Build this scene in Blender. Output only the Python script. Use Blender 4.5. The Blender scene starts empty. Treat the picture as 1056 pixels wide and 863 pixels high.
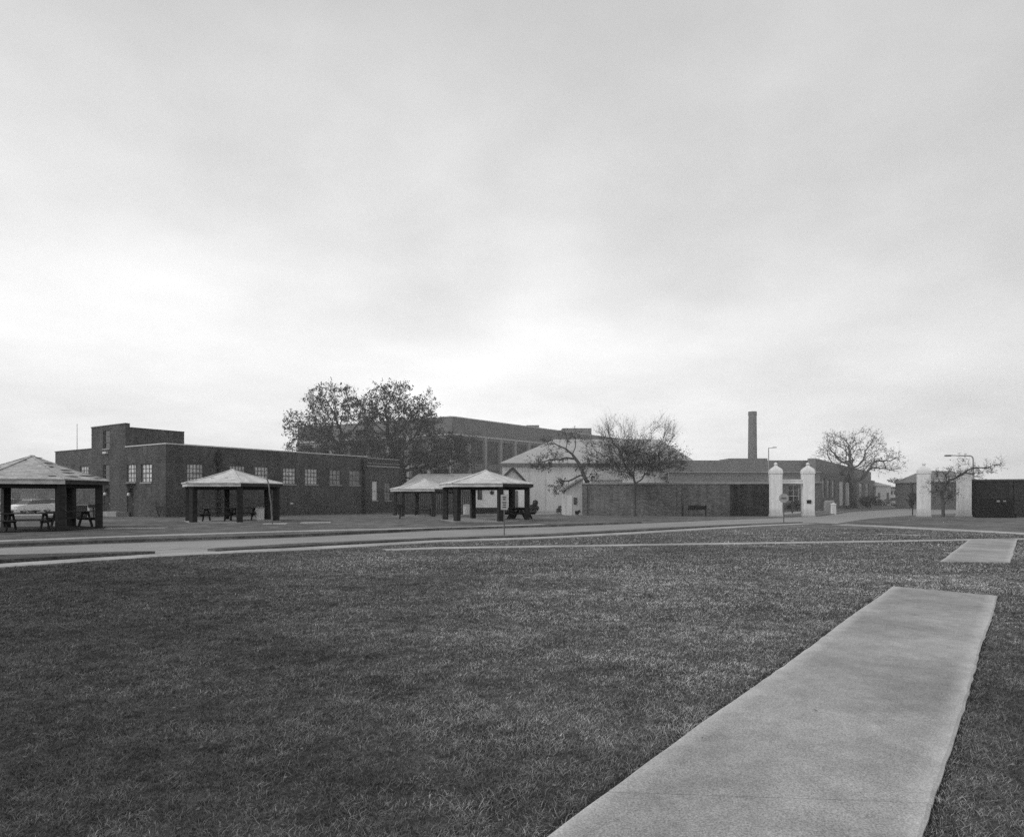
import bpy, bmesh, math, random
import numpy as np
from mathutils import Vector

random.seed(7)
C = bpy.context.scene.collection
R = math.radians

# ------------------------------------------------------------------ survey of the site
F, CX, HY, CH = 660.0, 528.0, 510.0, 1.6      # survey scale, heading, horizon, eye height


def gz(y):
    """height of the terrain: level, then falling very gently"""
    if y < 40: return 0.0
    if y < 65: return -.014 * (y - 40)
    return -.35


def gp(px, py):
    k = (py - HY) / F
    y = CH / k
    if y > 40:
        y = (CH - .56) / (k - .014) if k > .0143 else 1e9
        if y > 65 or y < 0: y = (CH + .35) / k
    return Vector(((px - CX) / F * y, y, gz(y)))


def at(px, Y): return (px - CX) / F * Y
def zat(py, Y): return CH - (py - HY) / F * Y


# ------------------------------------------------------------------ object helpers
def tag(o, label=None, cat=None, group=None, kind=None):
    if label: o['label'] = label
    if cat: o['category'] = cat
    if group: o['group'] = group
    if kind: o['kind'] = kind
    return o


def empty(name, loc, rz=0.0, label=None, cat=None, group=None):
    o = bpy.data.objects.new(name, None)
    C.objects.link(o)
    o.location = loc
    o.rotation_euler = (0, 0, rz)
    o.empty_display_size = .2
    return tag(o, label, cat, group)


def copy_tree(o, parent=None):
    c = o.copy()
    C.objects.link(c)
    c.parent = parent
    for ch in list(o.children):
        copy_tree(ch, c)
    return c


class MB:
    """collects shapes, builds them as one mesh object with metre-scaled UVs"""
    def __init__(s): s.v, s.f = [], []

    def add(s, vs, fs):
        b = len(s.v)
        s.v += [tuple(v) for v in vs]
        s.f += [tuple(i + b for i in f) for f in fs]
        return s

    def box(s, x0, x1, y0, y1, z0, z1):
        return s.add([(x0, y0, z0), (x1, y0, z0), (x1, y1, z0), (x0, y1, z0), (x0, y0, z1), (x1, y0, z1), (x1, y1, z1), (x0, y1, z1)],
                     [(0, 3, 2, 1), (4, 5, 6, 7), (0, 1, 5, 4), (1, 2, 6, 5), (2, 3, 7, 6), (3, 0, 4, 7)])

    def prism(s, pts, z0, z1, top=None):
        """vertical prism over plan points (counter clockwise); top: optional second outline"""
        n = len(pts)
        top = top or pts
        vs = [(p[0], p[1], z0) for p in pts] + [(p[0], p[1], z1) for p in top]
        fs = [tuple(range(n))[::-1], tuple(range(n, 2 * n))] + [(i, (i + 1) % n, n + (i + 1) % n, n + i) for i in range(n)]
        return s.add(vs, fs)

    def tube(s, a, b, r0, r1=None, n=8, caps=True):
        a, b = Vector(a), Vector(b)
        r1 = r0 if r1 is None else r1
        d = (b - a).normalized()
        u = d.cross(Vector((0, 0, 1)) if abs(d.z) < .9 else Vector((1, 0, 0))).normalized()
        w = d.cross(u)
        vs = []
        for p, r in ((a, r0), (b, r1)):
            for i in range(n):
                t = 2 * math.pi * i / n
                vs.append(p + u * (r * math.cos(t)) + w * (r * math.sin(t)))
        fs = [(i, (i + 1) % n, n + (i + 1) % n, n + i) for i in range(n)]
        if caps: fs += [tuple(range(n))[::-1], tuple(range(n, 2 * n))]
        return s.add(vs, fs)

    def bar(s, a, b, w, h):
        """rectangular bar between two points, w across, h up"""
        a, b = Vector(a), Vector(b)
        d = (b - a).normalized()
        u = d.cross(Vector((0, 0, 1)) if abs(d.z) < .95 else Vector((0, 1, 0))).normalized() * (w / 2)
        t = u.cross(d).normalized() * (h / 2)
        vs = [p + q for p in (a, b) for q in (-u - t, u - t, u + t, -u + t)]
        return s.add(vs, [(0, 1, 2, 3)[::-1], (4, 5, 6, 7), (0, 1, 5, 4), (1, 2, 6, 5), (2, 3, 7, 6), (3, 0, 4, 7)])

    def lathe(s, c, prof, n=16, sq=False):
        """profile (r, z) turned about c; sq: square sections"""
        if sq: n = 4
        vs, fs = [], []
        for r, z in prof:
            for i in range(n):
                t = 2 * math.pi * i / n + (math.pi / 4 if sq else 0)
                k = r * (math.sqrt(2) if sq else 1)
                vs.append((c[0] + k * math.cos(t), c[1] + k * math.sin(t), c[2] + z))
        for j in range(len(prof) - 1):
            for i in range(n):
                a, b = j * n + i, j * n + (i + 1) % n
                fs.append((a, b, b + n, a + n))
        fs.append(tuple(range(n))[::-1])
        fs.append(tuple(range((len(prof) - 1) * n, len(prof) * n)))
        return s.add(vs, fs)

    def build(s, name, mat, parent=None, smooth=False, bevel=0.0, origin=None):
        """vertices are given in world space when origin is set (then made local to it)"""
        if origin is not None:
            ox, oy, oz = origin
            vs = [(v[0] - ox, v[1] - oy, v[2] - oz) for v in s.v]
        else:
            vs = s.v
        me = bpy.data.meshes.new(name)
        me.from_pydata(vs, [], s.f)
        me.validate()
        uv = me.uv_layers.new(name='UVMap')
        for p in me.polygons:
            n = p.normal
            for li in p.loop_indices:
                v = me.vertices[me.loops[li].vertex_index].co
                if abs(n.z) > .75:
                    uv.data[li].uv = (v.x, v.y)
                else:
                    l = math.hypot(n.x, n.y) or 1
                    uv.data[li].uv = ((-n.y * v.x + n.x * v.y) / l, v.z)
        if smooth:
            for p in me.polygons: p.use_smooth = True
        me.materials.append(mat)
        o = bpy.data.objects.new(name, me)
        C.objects.link(o)
        if parent is not None: o.parent = parent
        if bevel:
            m = o.modifiers.new('bevel', 'BEVEL')
            m.width = bevel
            m.segments = 2
            m.limit_method = 'ANGLE'
        return o


# ------------------------------------------------------------------ materials (a black and white world)
def new_mat(name):
    m = bpy.data.materials.new(name)
    m.use_nodes = True
    nt = m.node_tree
    b = nt.nodes['Principled BSDF']
    return m, nt, b


def N(nt, t, **kw):
    n = nt.nodes.new(t)
    for k, v in kw.items():
        if k in n.inputs.keys(): n.inputs[k].default_value = v
        else: setattr(n, k, v)
    return n


def ramp(nt, fac, stops):
    r = nt.nodes.new('ShaderNodeValToRGB')
    e = r.color_ramp.elements
    while len(e) < len(stops): e.new(.5)
    for i, (p, c) in enumerate(stops):
        e[i].position = p
        e[i].color = (c, c, c, 1)
    nt.links.new(fac, r.inputs[0])
    return r.outputs[0]


def mul(nt, a, b, blend='MULTIPLY', fac=1.0):
    m = nt.nodes.new('ShaderNodeMix')
    m.data_type = 'RGBA'
    m.blend_type = blend
    m.inputs[0].default_value = fac
    nt.links.new(a, m.inputs[6])
    nt.links.new(b, m.inputs[7])
    return m.outputs[2]


def bump(nt, b, h, strength=.3, dist=.02):
    bp = N(nt, 'ShaderNodeBump')
    bp.inputs['Strength'].default_value = strength
    bp.inputs['Distance'].default_value = dist
    nt.links.new(h, bp.inputs['Height'])
    nt.links.new(bp.outputs[0], b.inputs['Normal'])


def rough(name, g, var=.25, scale=3.0, fine=40.0, rgh=.9, bmp=.2, coord='Object', stretch=None):
    """weathered matt surface: large stains times fine speckle"""
    m, nt, b = new_mat(name)
    tc = N(nt, 'ShaderNodeTexCoord')
    src = tc.outputs[coord]
    if stretch:
        mp = N(nt, 'ShaderNodeMapping')
        mp.inputs['Scale'].default_value = stretch
        nt.links.new(src, mp.inputs[0])
        src = mp.outputs[0]
    n1 = N(nt, 'ShaderNodeTexNoise', Scale=scale, Detail=5.0, Roughness=.6)
    n2 = N(nt, 'ShaderNodeTexNoise', Scale=fine, Detail=3.0)
    nt.links.new(src, n1.inputs[0]); nt.links.new(src, n2.inputs[0])
    c1 = ramp(nt, n1.outputs[0], [(.3, g * (1 - var)), (.7, min(1, g * (1 + var)))])
    c2 = ramp(nt, n2.outputs[0], [(.3, 1 - var * .6), (.7, 1)])
    nt.links.new(mul(nt, c1, c2), b.inputs['Base Color'])
    b.inputs['Roughness'].default_value = rgh
    b.inputs['Specular IOR Level'].default_value = .25
    if bmp: bump(nt, b, n2.outputs[0], bmp)
    return m


def brick(name, g, var=.3, mortar=1.5, stain=.35, scale=1.0, drips=.0):
    m, nt, b = new_mat(name)
    tc = N(nt, 'ShaderNodeTexCoord')
    bt = N(nt, 'ShaderNodeTexBrick')
    bt.inputs['Scale'].default_value = scale
    bt.inputs['Brick Width'].default_value = .22
    bt.inputs['Row Height'].default_value = .075
    bt.inputs['Mortar Size'].default_value = .006
    bt.inputs['Mortar Smooth'].default_value = .3
    bt.inputs['Color1'].default_value = (g * (1 - var),) * 3 + (1,)
    bt.inputs['Color2'].default_value = (g * (1 + var),) * 3 + (1,)
    bt.inputs['Mortar'].default_value = (g * mortar,) * 3 + (1,)
    nt.links.new(tc.outputs['UV'], bt.inputs[0])
    n1 = N(nt, 'ShaderNodeTexNoise', Scale=.45, Detail=6.0, Roughness=.62)
    nt.links.new(tc.outputs['UV'], n1.inputs[0])
    c1 = ramp(nt, n1.outputs[0], [(.3, 1 - stain), (.7, 1)])
    n2 = N(nt, 'ShaderNodeTexNoise', Scale=6.0, Detail=3.0)
    nt.links.new(tc.outputs['UV'], n2.inputs[0])
    c2 = ramp(nt, n2.outputs[0], [(.3, .72), (.7, 1.12)])
    col = mul(nt, mul(nt, bt.outputs[0], c1), c2)
    if drips:
        mp = N(nt, 'ShaderNodeMapping')
        mp.inputs['Scale'].default_value = (2.2, .12, 1)
        nt.links.new(tc.outputs['UV'], mp.inputs[0])
        n3 = N(nt, 'ShaderNodeTexNoise', Scale=1.0, Detail=4.0)
        nt.links.new(mp.outputs[0], n3.inputs[0])
        col = mul(nt, col, ramp(nt, n3.outputs[0], [(.35, 1 - drips), (.6, 1)]))
    nt.links.new(col, b.inputs['Base Color'])
    b.inputs['Roughness'].default_value = .9
    b.inputs['Specular IOR Level'].default_value = .2
    bump(nt, b, bt.outputs[1], -.3, .01)
    return m


def shingle(name, g):
    m, nt, b = new_mat(name)
    tc = N(nt, 'ShaderNodeTexCoord')
    bt = N(nt, 'ShaderNodeTexBrick')
    bt.inputs['Scale'].default_value = 1
    bt.inputs['Brick Width'].default_value = .33
    bt.inputs['Row Height'].default_value = .07
    bt.inputs['Mortar Size'].default_value = .005
    bt.inputs['Color1'].default_value = (g * .78,) * 3 + (1,)
    bt.inputs['Color2'].default_value = (g * 1.15,) * 3 + (1,)
    bt.inputs['Mortar'].default_value = (g * .5,) * 3 + (1,)
    nt.links.new(tc.outputs['UV'], bt.inputs[0])
    n1 = N(nt, 'ShaderNodeTexNoise', Scale=1.6, Detail=6.0, Roughness=.7)
    nt.links.new(tc.outputs['Object'], n1.inputs[0])
    n2 = N(nt, 'ShaderNodeTexNoise', Scale=14.0, Detail=3.0)
    nt.links.new(tc.outputs['Object'], n2.inputs[0])
    col = mul(nt, bt.outputs[0], ramp(nt, n1.outputs[0], [(.3, .75), (.65, 1.05)]))
    col = mul(nt, col, ramp(nt, n2.outputs[0], [(.3, .75), (.6, 1.05)]))
    nt.links.new(col, b.inputs['Base Color'])
    b.inputs['Roughness'].default_value = .95
    b.inputs['Specular IOR Level'].default_value = .15
    bump(nt, b, bt.outputs[1], -.5, .01)
    return m


def glass(name, g, rgh=.12, cell=.25, var=.35):
    m, nt, b = new_mat(name)
    tc = N(nt, 'ShaderNodeTexCoord')
    v = N(nt, 'ShaderNodeTexNoise', Scale=2.3, Detail=2.0)
    nt.links.new(tc.outputs['Object'], v.inputs[0])
    oi = N(nt, 'ShaderNodeObjectInfo')
    gc = ramp(nt, v.outputs[0], [(.3, g * (1 - var)), (.7, min(1, g * (1 + var)))])
    nt.links.new(mul(nt, gc, ramp(nt, oi.outputs['Random'], [(0, .62), (1, 1.0)])), b.inputs['Base Color'])
    b.inputs['Roughness'].default_value = rgh
    b.inputs['Specular IOR Level'].default_value = .5
    return m


def grassy(name, g):
    m, nt, b = new_mat(name)
    tc = N(nt, 'ShaderNodeTexCoord')
    o = tc.outputs['Object']
    a = N(nt, 'ShaderNodeTexNoise', Scale=.16, Detail=5.0, Roughness=.6)
    c = N(nt, 'ShaderNodeTexNoise', Scale=1.3, Detail=5.0, Roughness=.65)
    d = N(nt, 'ShaderNodeTexNoise', Scale=17.0, Detail=5.0, Roughness=.75)
    for n in (a, c, d): nt.links.new(o, n.inputs[0])
    col = ramp(nt, a.outputs[0], [(.3, g * .72), (.7, g * 1.3)])
    col = mul(nt, col, ramp(nt, c.outputs[0], [(.33, .6), (.68, 1.3)]))
    col = mul(nt, col, ramp(nt, d.outputs[0], [(.32, .35), (.68, 1.55)]))
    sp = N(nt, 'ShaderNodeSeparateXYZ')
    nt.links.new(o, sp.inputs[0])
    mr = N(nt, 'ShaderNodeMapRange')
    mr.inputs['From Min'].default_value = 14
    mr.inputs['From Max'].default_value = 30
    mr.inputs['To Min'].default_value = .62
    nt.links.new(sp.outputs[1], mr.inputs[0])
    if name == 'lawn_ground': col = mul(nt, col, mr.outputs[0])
    nt.links.new(col, b.inputs['Base Color'])
    b.inputs['Roughness'].default_value = 1
    b.inputs['Specular IOR Level'].default_value = .05
    bump(nt, b, d.outputs[0], .9, .05)
    return m


def blade_mat():
    m, nt, b = new_mat('grass_blades')
    at_ = N(nt, 'ShaderNodeAttribute')
    at_.attribute_name = 'tint'
    nt.links.new(at_.outputs['Color'], b.inputs['Base Color'])
    b.inputs['Roughness'].default_value = .75
    b.inputs['Specular IOR Level'].default_value = .12
    return m


def concrete(name, g):
    m, nt, b = new_mat(name)
    tc = N(nt, 'ShaderNodeTexCoord')
    o = tc.outputs['Object']
    a = N(nt, 'ShaderNodeTexNoise', Scale=.7, Detail=6.0, Roughness=.6)
    c = N(nt, 'ShaderNodeTexNoise', Scale=5.0, Detail=6.0, Roughness=.7)
    d = N(nt, 'ShaderNodeTexNoise', Scale=110.0, Detail=2.0, Roughness=.7)
    e = N(nt, 'ShaderNodeTexVoronoi', Scale=160.0)
    for n in (a, c, d, e): nt.links.new(o, n.inputs[0])
    col = ramp(nt, a.outputs[0], [(.35, g * .74), (.65, g * 1.14)])
    col = mul(nt, col, ramp(nt, c.outputs[0], [(.3, .80), (.65, 1.10)]))
    col = mul(nt, col, ramp(nt, d.outputs[0], [(.3, .48), (.7, 1.42)]))
    col = mul(nt, col, ramp(nt, e.outputs[0], [(.0, .72), (.25, 1.0)]))
    at_ = N(nt, 'ShaderNodeAttribute')
    at_.attribute_name = 'wear'
    mx = N(nt, 'ShaderNodeMix', data_type='RGBA', blend_type='MIX')
    nt.links.new(at_.outputs['Fac'], mx.inputs[0])
    nt.links.new(col, mx.inputs[6])
    nt.links.new(mul(nt, ramp(nt, d.outputs[0], [(.3, g * 1.0), (.7, g * 1.8)]), ramp(nt, c.outputs[0], [(.3, .9), (.7, 1.15)])), mx.inputs[7])
    nt.links.new(mx.outputs[2], b.inputs['Base Color'])
    b.inputs['Roughness'].default_value = .85
    b.inputs['Specular IOR Level'].default_value = .25
    bump(nt, b, d.outputs[0], .45, .006)
    return m


def asphalt(name, g):
    m, nt, b = new_mat(name)
    tc = N(nt, 'ShaderNodeTexCoord')
    o = tc.outputs['Object']
    a = N(nt, 'ShaderNodeTexNoise', Scale=.35, Detail=6.0, Roughness=.65)
    d = N(nt, 'ShaderNodeTexNoise', Scale=30.0, Detail=4.0)
    mp = N(nt, 'ShaderNodeMapping')
    mp.inputs['Scale'].default_value = (.08, .9, 1)
    mp.inputs['Rotation'].default_value = (0, 0, R(-35))
    nt.links.new(o, mp.inputs[0])
    s = N(nt, 'ShaderNodeTexNoise', Scale=1.0, Detail=3.0)
    nt.links.new(mp.outputs[0], s.inputs[0])
    for n in (a, d): nt.links.new(o, n.inputs[0])
    col = ramp(nt, a.outputs[0], [(.3, g * .82), (.7, g * 1.12)])
    col = mul(nt, col, ramp(nt, d.outputs[0], [(.3, .8), (.7, 1.15)]))
    col = mul(nt, col, ramp(nt, s.outputs[0], [(.35, .88), (.65, 1.05)]))
    nt.links.new(col, b.inputs['Base Color'])
    b.inputs['Roughness'].default_value = .8
    b.inputs['Specular IOR Level'].default_value = .3
    return m


M = dict(
    lawn=grassy('lawn_ground', .18), blades=blade_mat(), soil=rough('bare_soil', .022, .4),
    slab=concrete('path_concrete', .365), walk=concrete('walk_concrete', .42), kerb=concrete('kerb_concrete', .45), road=asphalt('road_asphalt', .29),
    lot=asphalt('parking_asphalt', .34),
    brick1=brick('brick_dark', .105, .4, 1.6, .5, drips=.25), brick_pier=brick('brick_pier', .045, .3, 1.5, .3),
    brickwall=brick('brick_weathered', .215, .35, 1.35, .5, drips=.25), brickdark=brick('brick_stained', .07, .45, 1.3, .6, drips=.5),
    brickright=brick('brick_right', .045, .3, 1.4, .4),
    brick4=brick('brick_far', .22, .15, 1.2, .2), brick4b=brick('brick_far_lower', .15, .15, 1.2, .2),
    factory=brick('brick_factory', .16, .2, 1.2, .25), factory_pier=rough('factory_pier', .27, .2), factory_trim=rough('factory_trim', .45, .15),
    factory_win=glass('factory_glass', .02, .6), factory_win2=glass('factory_glass_pale', .14, .4),
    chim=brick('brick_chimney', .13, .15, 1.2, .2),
    coping=rough('light_coping', .55, .15), coping_dim=rough('grey_coping', .3, .2), coping_dark=rough('dark_coping', .1, .2),
    sill=rough('stone_sill', .3, .2),
    white=rough('white_paint', .70, .09, 1.2, 30, bmp=.08), pillar=rough('white_stucco', .66, .1, 1.5, 25, bmp=.15, stretch=(1, 1, .4)),
    siding=rough('white_siding', .6, .08, .5, 9, bmp=.05, stretch=(3, 3, .15)), siding2=rough('white_siding_near', .56, .1, .8, 9, stretch=(3, 3, .2)),
    paleroof=rough('pale_metal_roof', .42, .12, .6, 14), paleroof2=rough('pale_shed_roof', .5, .12, .6, 14),
    shingle=shingle('roof_shingles', .70), shingle_old=shingle('roof_shingles_old', .52),
    fascia=rough('fascia_lit', .55, .25, 2, 20), fascia_dark=rough('shaded_fascia_verge_board', .06, .3, 2, 20), bare=rough('bare_roof_felt', .035, .3),
    wood=rough('weathered_wood', .045, .4, 4, 40), wood_top=rough('table_wood_top', .06, .35, 4, 40), wood_dark=rough('dark_wood', .02, .3),
    fence=rough('fence_wood', .055, .45, 2, 20, stretch=(6, 6, .3)),
    metal=rough('galvanised_metal', .33, .15, 3, 30, rgh=.5), metal_dark=rough('dark_metal', .022, .2, 3, 30, rgh=.5), metal_mid=rough('grey_metal', .13, .2, 3, 30, rgh=.5),
    black=rough('black_paint', .012, .2, rgh=.5), sign=rough('sign_face', .4, .08, rgh=.5), sign_mark=rough('sign_marks', .07, .1),
    signgrey=rough('sign_weathered', .3, .2, 8, 40, rgh=.6),
    win=glass('window_pane_bright', .62), win_dim=glass('window_pane_dull', .24, .3), win_dark=glass('window_pane_dark', .02), muntin=rough('window_frame_paint', .12, .1),
    frame_white=rough('window_frame_white', .5, .1),
    door=rough('door_paint', .035, .2), lamp=rough('lamp_glass', .7, .05, rgh=.3),
    bark=rough('oak_bark', .045, .3, 6, 30), leaf=rough('oak_leaves', .06, .5, 1.2, 6),
    bark_mid=rough('bark_mid', .09, .25, 6, 30), leaf_mid=rough('leaves_mid', .10, .45, 1.2, 6),
    bark_far=rough('bark_far', .09, .2, 6, 30), leaf_far=rough('leaves_far', .2, .35, 1.2, 6),
    bark_pale=rough('bark_pale', .19, .25, 6, 30),
    bushm=rough('bush_leaves', .05, .4, 3, 12), bush_mid=rough('bush_leaves_mid', .1, .4, 3, 12),
    tyre=rough('tyre_rubber', .02, .1), hub=rough('wheel_hub', .4, .1, rgh=.4), carglass=glass('car_glass', .03, .05), headlamp=rough('headlamp_lens', .6, .05, rgh=.2),
)


def grime():
    m, nt, b = new_mat('white_stucco_grimy')
    tc = N(nt, 'ShaderNodeTexCoord')
    o = tc.outputs['Object']
    a = N(nt, 'ShaderNodeTexNoise', Scale=2.2, Detail=6.0, Roughness=.65)
    nt.links.new(o, a.inputs[0])
    mp = N(nt, 'ShaderNodeMapping')
    mp.inputs['Scale'].default_value = (9, 9, .5)
    nt.links.new(o, mp.inputs[0])
    d = N(nt, 'ShaderNodeTexNoise', Scale=1.0, Detail=4.0)
    nt.links.new(mp.outputs[0], d.inputs[0])
    sp = N(nt, 'ShaderNodeSeparateXYZ')
    nt.links.new(o, sp.inputs[0])
    mr = N(nt, 'ShaderNodeMapRange')
    mr.inputs['From Min'].default_value = 0
    mr.inputs['From Max'].default_value = .7
    mr.inputs['To Min'].default_value = .55
    nt.links.new(sp.outputs[2], mr.inputs[0])
    col = ramp(nt, a.outputs[0], [(.3, .64), (.65, .80)])
    col = mul(nt, col, ramp(nt, d.outputs[0], [(.35, .88), (.6, 1)]))
    col = mul(nt, col, mr.outputs[0])
    nt.links.new(col, b.inputs['Base Color'])
    b.inputs['Roughness'].default_value = .9
    bump(nt, b, a.outputs[0], .2)
    return m


M['pillar'] = grime()


def car_paint(name, g):
    m, nt, b = new_mat(name)
    tc = N(nt, 'ShaderNodeTexCoord')
    n = N(nt, 'ShaderNodeTexNoise', Scale=3.0, Detail=3.0)
    nt.links.new(tc.outputs['Object'], n.inputs[0])
    nt.links.new(ramp(nt, n.outputs[0], [(.3, g * .88), (.7, min(1, g * 1.08))]), b.inputs['Base Color'])
    b.inputs['Roughness'].default_value = .3
    b.inputs['Coat Weight'].default_value = .4
    return m


# ------------------------------------------------------------------ ground sheets
def lin(pts, px):
    """interpolate a pixel polyline y(x), extrapolating its end segments"""
    for i in range(len(pts) - 1):
        if px <= pts[i + 1][0] or i == len(pts) - 2:
            (x0, y0), (x1, y1) = pts[i], pts[i + 1]
            return y0 + (y1 - y0) * (px - x0) / (x1 - x0)


def sheet(name, pts, lift, mat, thick=0.0, kind='structure'):
    """flat polygon draped on the terrain, from plan points; thick gives it sides"""
    bm = bmesh.new()
    vs = [bm.verts.new((p[0], p[1], 0)) for p in pts]
    f = bm.faces.new(vs)
    bm.normal_update()
    if f.normal.z < 0: f.normal_flip()
    bmesh.ops.triangulate(bm, faces=bm.faces[:])
    for yc in (40, 65):
        bmesh.ops.bisect_plane(bm, geom=bm.verts[:] + bm.edges[:] + bm.faces[:], plane_co=(0, yc, 0), plane_no=(0, 1, 0))
    for v in bm.verts: v.co.z = gz(v.co.y) + lift
    if thick:
        r = bmesh.ops.extrude_face_region(bm, geom=bm.faces[:])
        top = [g for g in r['geom'] if isinstance(g, bmesh.types.BMVert)]
        # original faces stay below as the base
        base = [v for v in bm.verts if v not in set(top)]
        for v in base: v.co.z -= thick
    bmesh.ops.recalc_face_normals(bm, faces=bm.faces[:])
    if not thick:
        for fc in bm.faces:
            if fc.normal.z < 0: fc.normal_flip()
    me = bpy.data.meshes.new(name)
    bm.to_mesh(me)
    bm.free()
    me.materials.append(mat)
    o = bpy.data.objects.new(name, me)
    C.objects.link(o)
    o['kind'] = kind
    return o


def plan(pts): return [gp(*p) for p in pts]


def ribbon(center_px, width):
    """plan outline of a strip of constant width along pixel points"""
    P = [gp(*p) for p in center_px]
    Q = [P[0]]
    for a, b in zip(P, P[1:]):
        n = max(1, int((b - a).length / 3))
        for i in range(1, n + 1): Q.append(a.lerp(b, i / n))
    P = Q
    L, Rr = [], []
    for i, p in enumerate(P):
        t = (P[min(i + 1, len(P) - 1)] - P[max(i - 1, 0)])
        t.z = 0
        t.normalize()
        n = Vector((-t.y, t.x, 0)) * (width / 2 * (1 + .12 * math.sin(i * 1.7) * random.random()))
        L.append(p + n)
        Rr.append(p - n)
    return L + Rr[::-1]


# the lawn: one sheet to the horizon
def make_ground():
    ys = [-40, 0, 10, 20, 30, 40, 65, 100, 200, 500, 1200, 3000]
    xs = [-3000, -800, -200, -60, 0, 60, 200, 800, 3000]
    vs = [(x, y, gz(y)) for y in ys for x in xs]
    nx = len(xs)
    fs = [(j * nx + i, j * nx + i + 1, (j + 1) * nx + i + 1, (j + 1) * nx + i) for j in range(len(ys) - 1) for i in range(nx - 1)]
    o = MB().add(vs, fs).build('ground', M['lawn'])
    o['kind'] = 'structure'


make_ground()

ROAD_FAR = [(-200, 573), (0, 565.5), (100, 561.5), (200, 558.3), (300, 555), (451, 547.4), (570, 543.6), (660, 540.2), (780, 535.4)]
ROAD_NEAR = [(-200, 581.5), (0, 575.5), (140, 571.2), (215, 567.2), (300, 562.6), (451, 556), (570, 551.6), (660, 546.2), (780, 540.6), (830, 539.2)]
GATE_L = [(800, 534.4), (845, 532.6), (875, 528.2), (945, 523.6), (1010, 521.6), (1120, 519.5)]
GATE_R = [(862, 540.2), (875, 538.2), (905, 534.2), (945, 531.2), (1000, 528.5), (1120, 525)]
WALK = [(-200, 598), (0, 584.2), (100, 577.4), (160, 573.6), (210, 571), (300, 567.2), (451, 558.6), (570, 554.6), (660, 549.7), (780, 542.4), (832, 540.0)]

road_pts = plan(ROAD_FAR + GATE_L) + plan((GATE_R)[::-1]) + plan([(830, 539.2), (780, 540.6), (660, 546.2), (570, 551.6), (451, 556), (300, 562.6), (222, 567.4), (212, 570.6), (168, 573.2), (140, 571.6), (0, 575.5), (-200, 581.5)])
sheet('road', road_pts, .012, M['road'])
sheet('sidewalk', ribbon(WALK, .85), .03, M['walk'], .06)
sheet('footpath', ribbon([(396, 567.2), (450, 565.2), (570, 563.4), (700, 561.3), (890, 558.5), (1000, 556.7), (1100, 555.0)], .6), .012, M['walk'], .04)
sheet('far_footpath', ribbon([(866, 540.9), (920, 543.4), (1056, 550.4), (1120, 553.8)], 1.25), .02, M['walk'], .04)
sheet('far_sidewalk', ribbon([(-120, 563), (0, 558.8), (150, 553.2), (300, 548.6), (345, 547.4), (455, 545.0), (560, 541.2)], .8), .04, M['walk'], .06)
sheet('worn_patch', ribbon([(905, 550.6), (958, 552.2)], .7), .006, M['walk'])
for a, b, w in (((110, 545.2), (172, 544.6), .55), ((272, 540.4), (296, 540.2), 1.0), ((310, 539.3), (341, 539.0), 1.1)):
    sheet('concrete_pad', ribbon([a, b], w), .03, M['walk'], .05)
sheet('road_marking', plan([(163, 566.6), (188, 565.2), (189, 565.9), (164, 567.3)]), .018, M['kerb'])

# grass verges between road and walk, standing a hand's breadth above both
sheet('verge', plan([(-200, 583.2), (0, 576.0), (100, 573.2), (128, 572.2), (148, 571.9), (160, 572.0), (148, 572.6), (128, 573.8), (100, 575.2), (0, 581.4), (-200, 594)]), .10, M['lawn'], .12)
sheet('verge', plan([(214, 568.8), (222, 567.8), (300, 563.0), (451, 556.4), (570, 552), (660, 546.6), (780, 541.0), (826, 539.4), (828, 539.8), (780, 541.8), (660, 548.2), (570, 553.5), (451, 557.6), (300, 565.2), (222, 569.6)]), .08, M['lawn'], .10)
sheet('far_kerb', ribbon([(-150, 567.8), (0, 563.4), (100, 559.8), (200, 556.6), (300, 553.4), (451, 546.3), (570, 542.6), (660, 539.3)], .25), .09, M['lawn'], .12)

# car park and yard surfaces
sheet('car_park', plan([(-260, 534), (66, 531.4), (72, 524.5), (-260, 525)]), .012, M['lot'])
sheet('yard', plan([(488, 529.2), (545, 530.8), (602, 528.2), (604, 524.5), (488, 525.4)]), .012, M['walk'])
sheet('garden_path', plan([(806, 530.4), (841, 528.0), (872, 525.3), (872, 524.6), (838, 526.6), (806, 528.6)]), .012, M['walk'])
sheet('verge', plan([(846, 531.6), (874, 527.8), (945, 523.2), (945, 522.2), (880, 523.8), (846, 529.6)]), .05, M['lawn'], .06)


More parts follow.
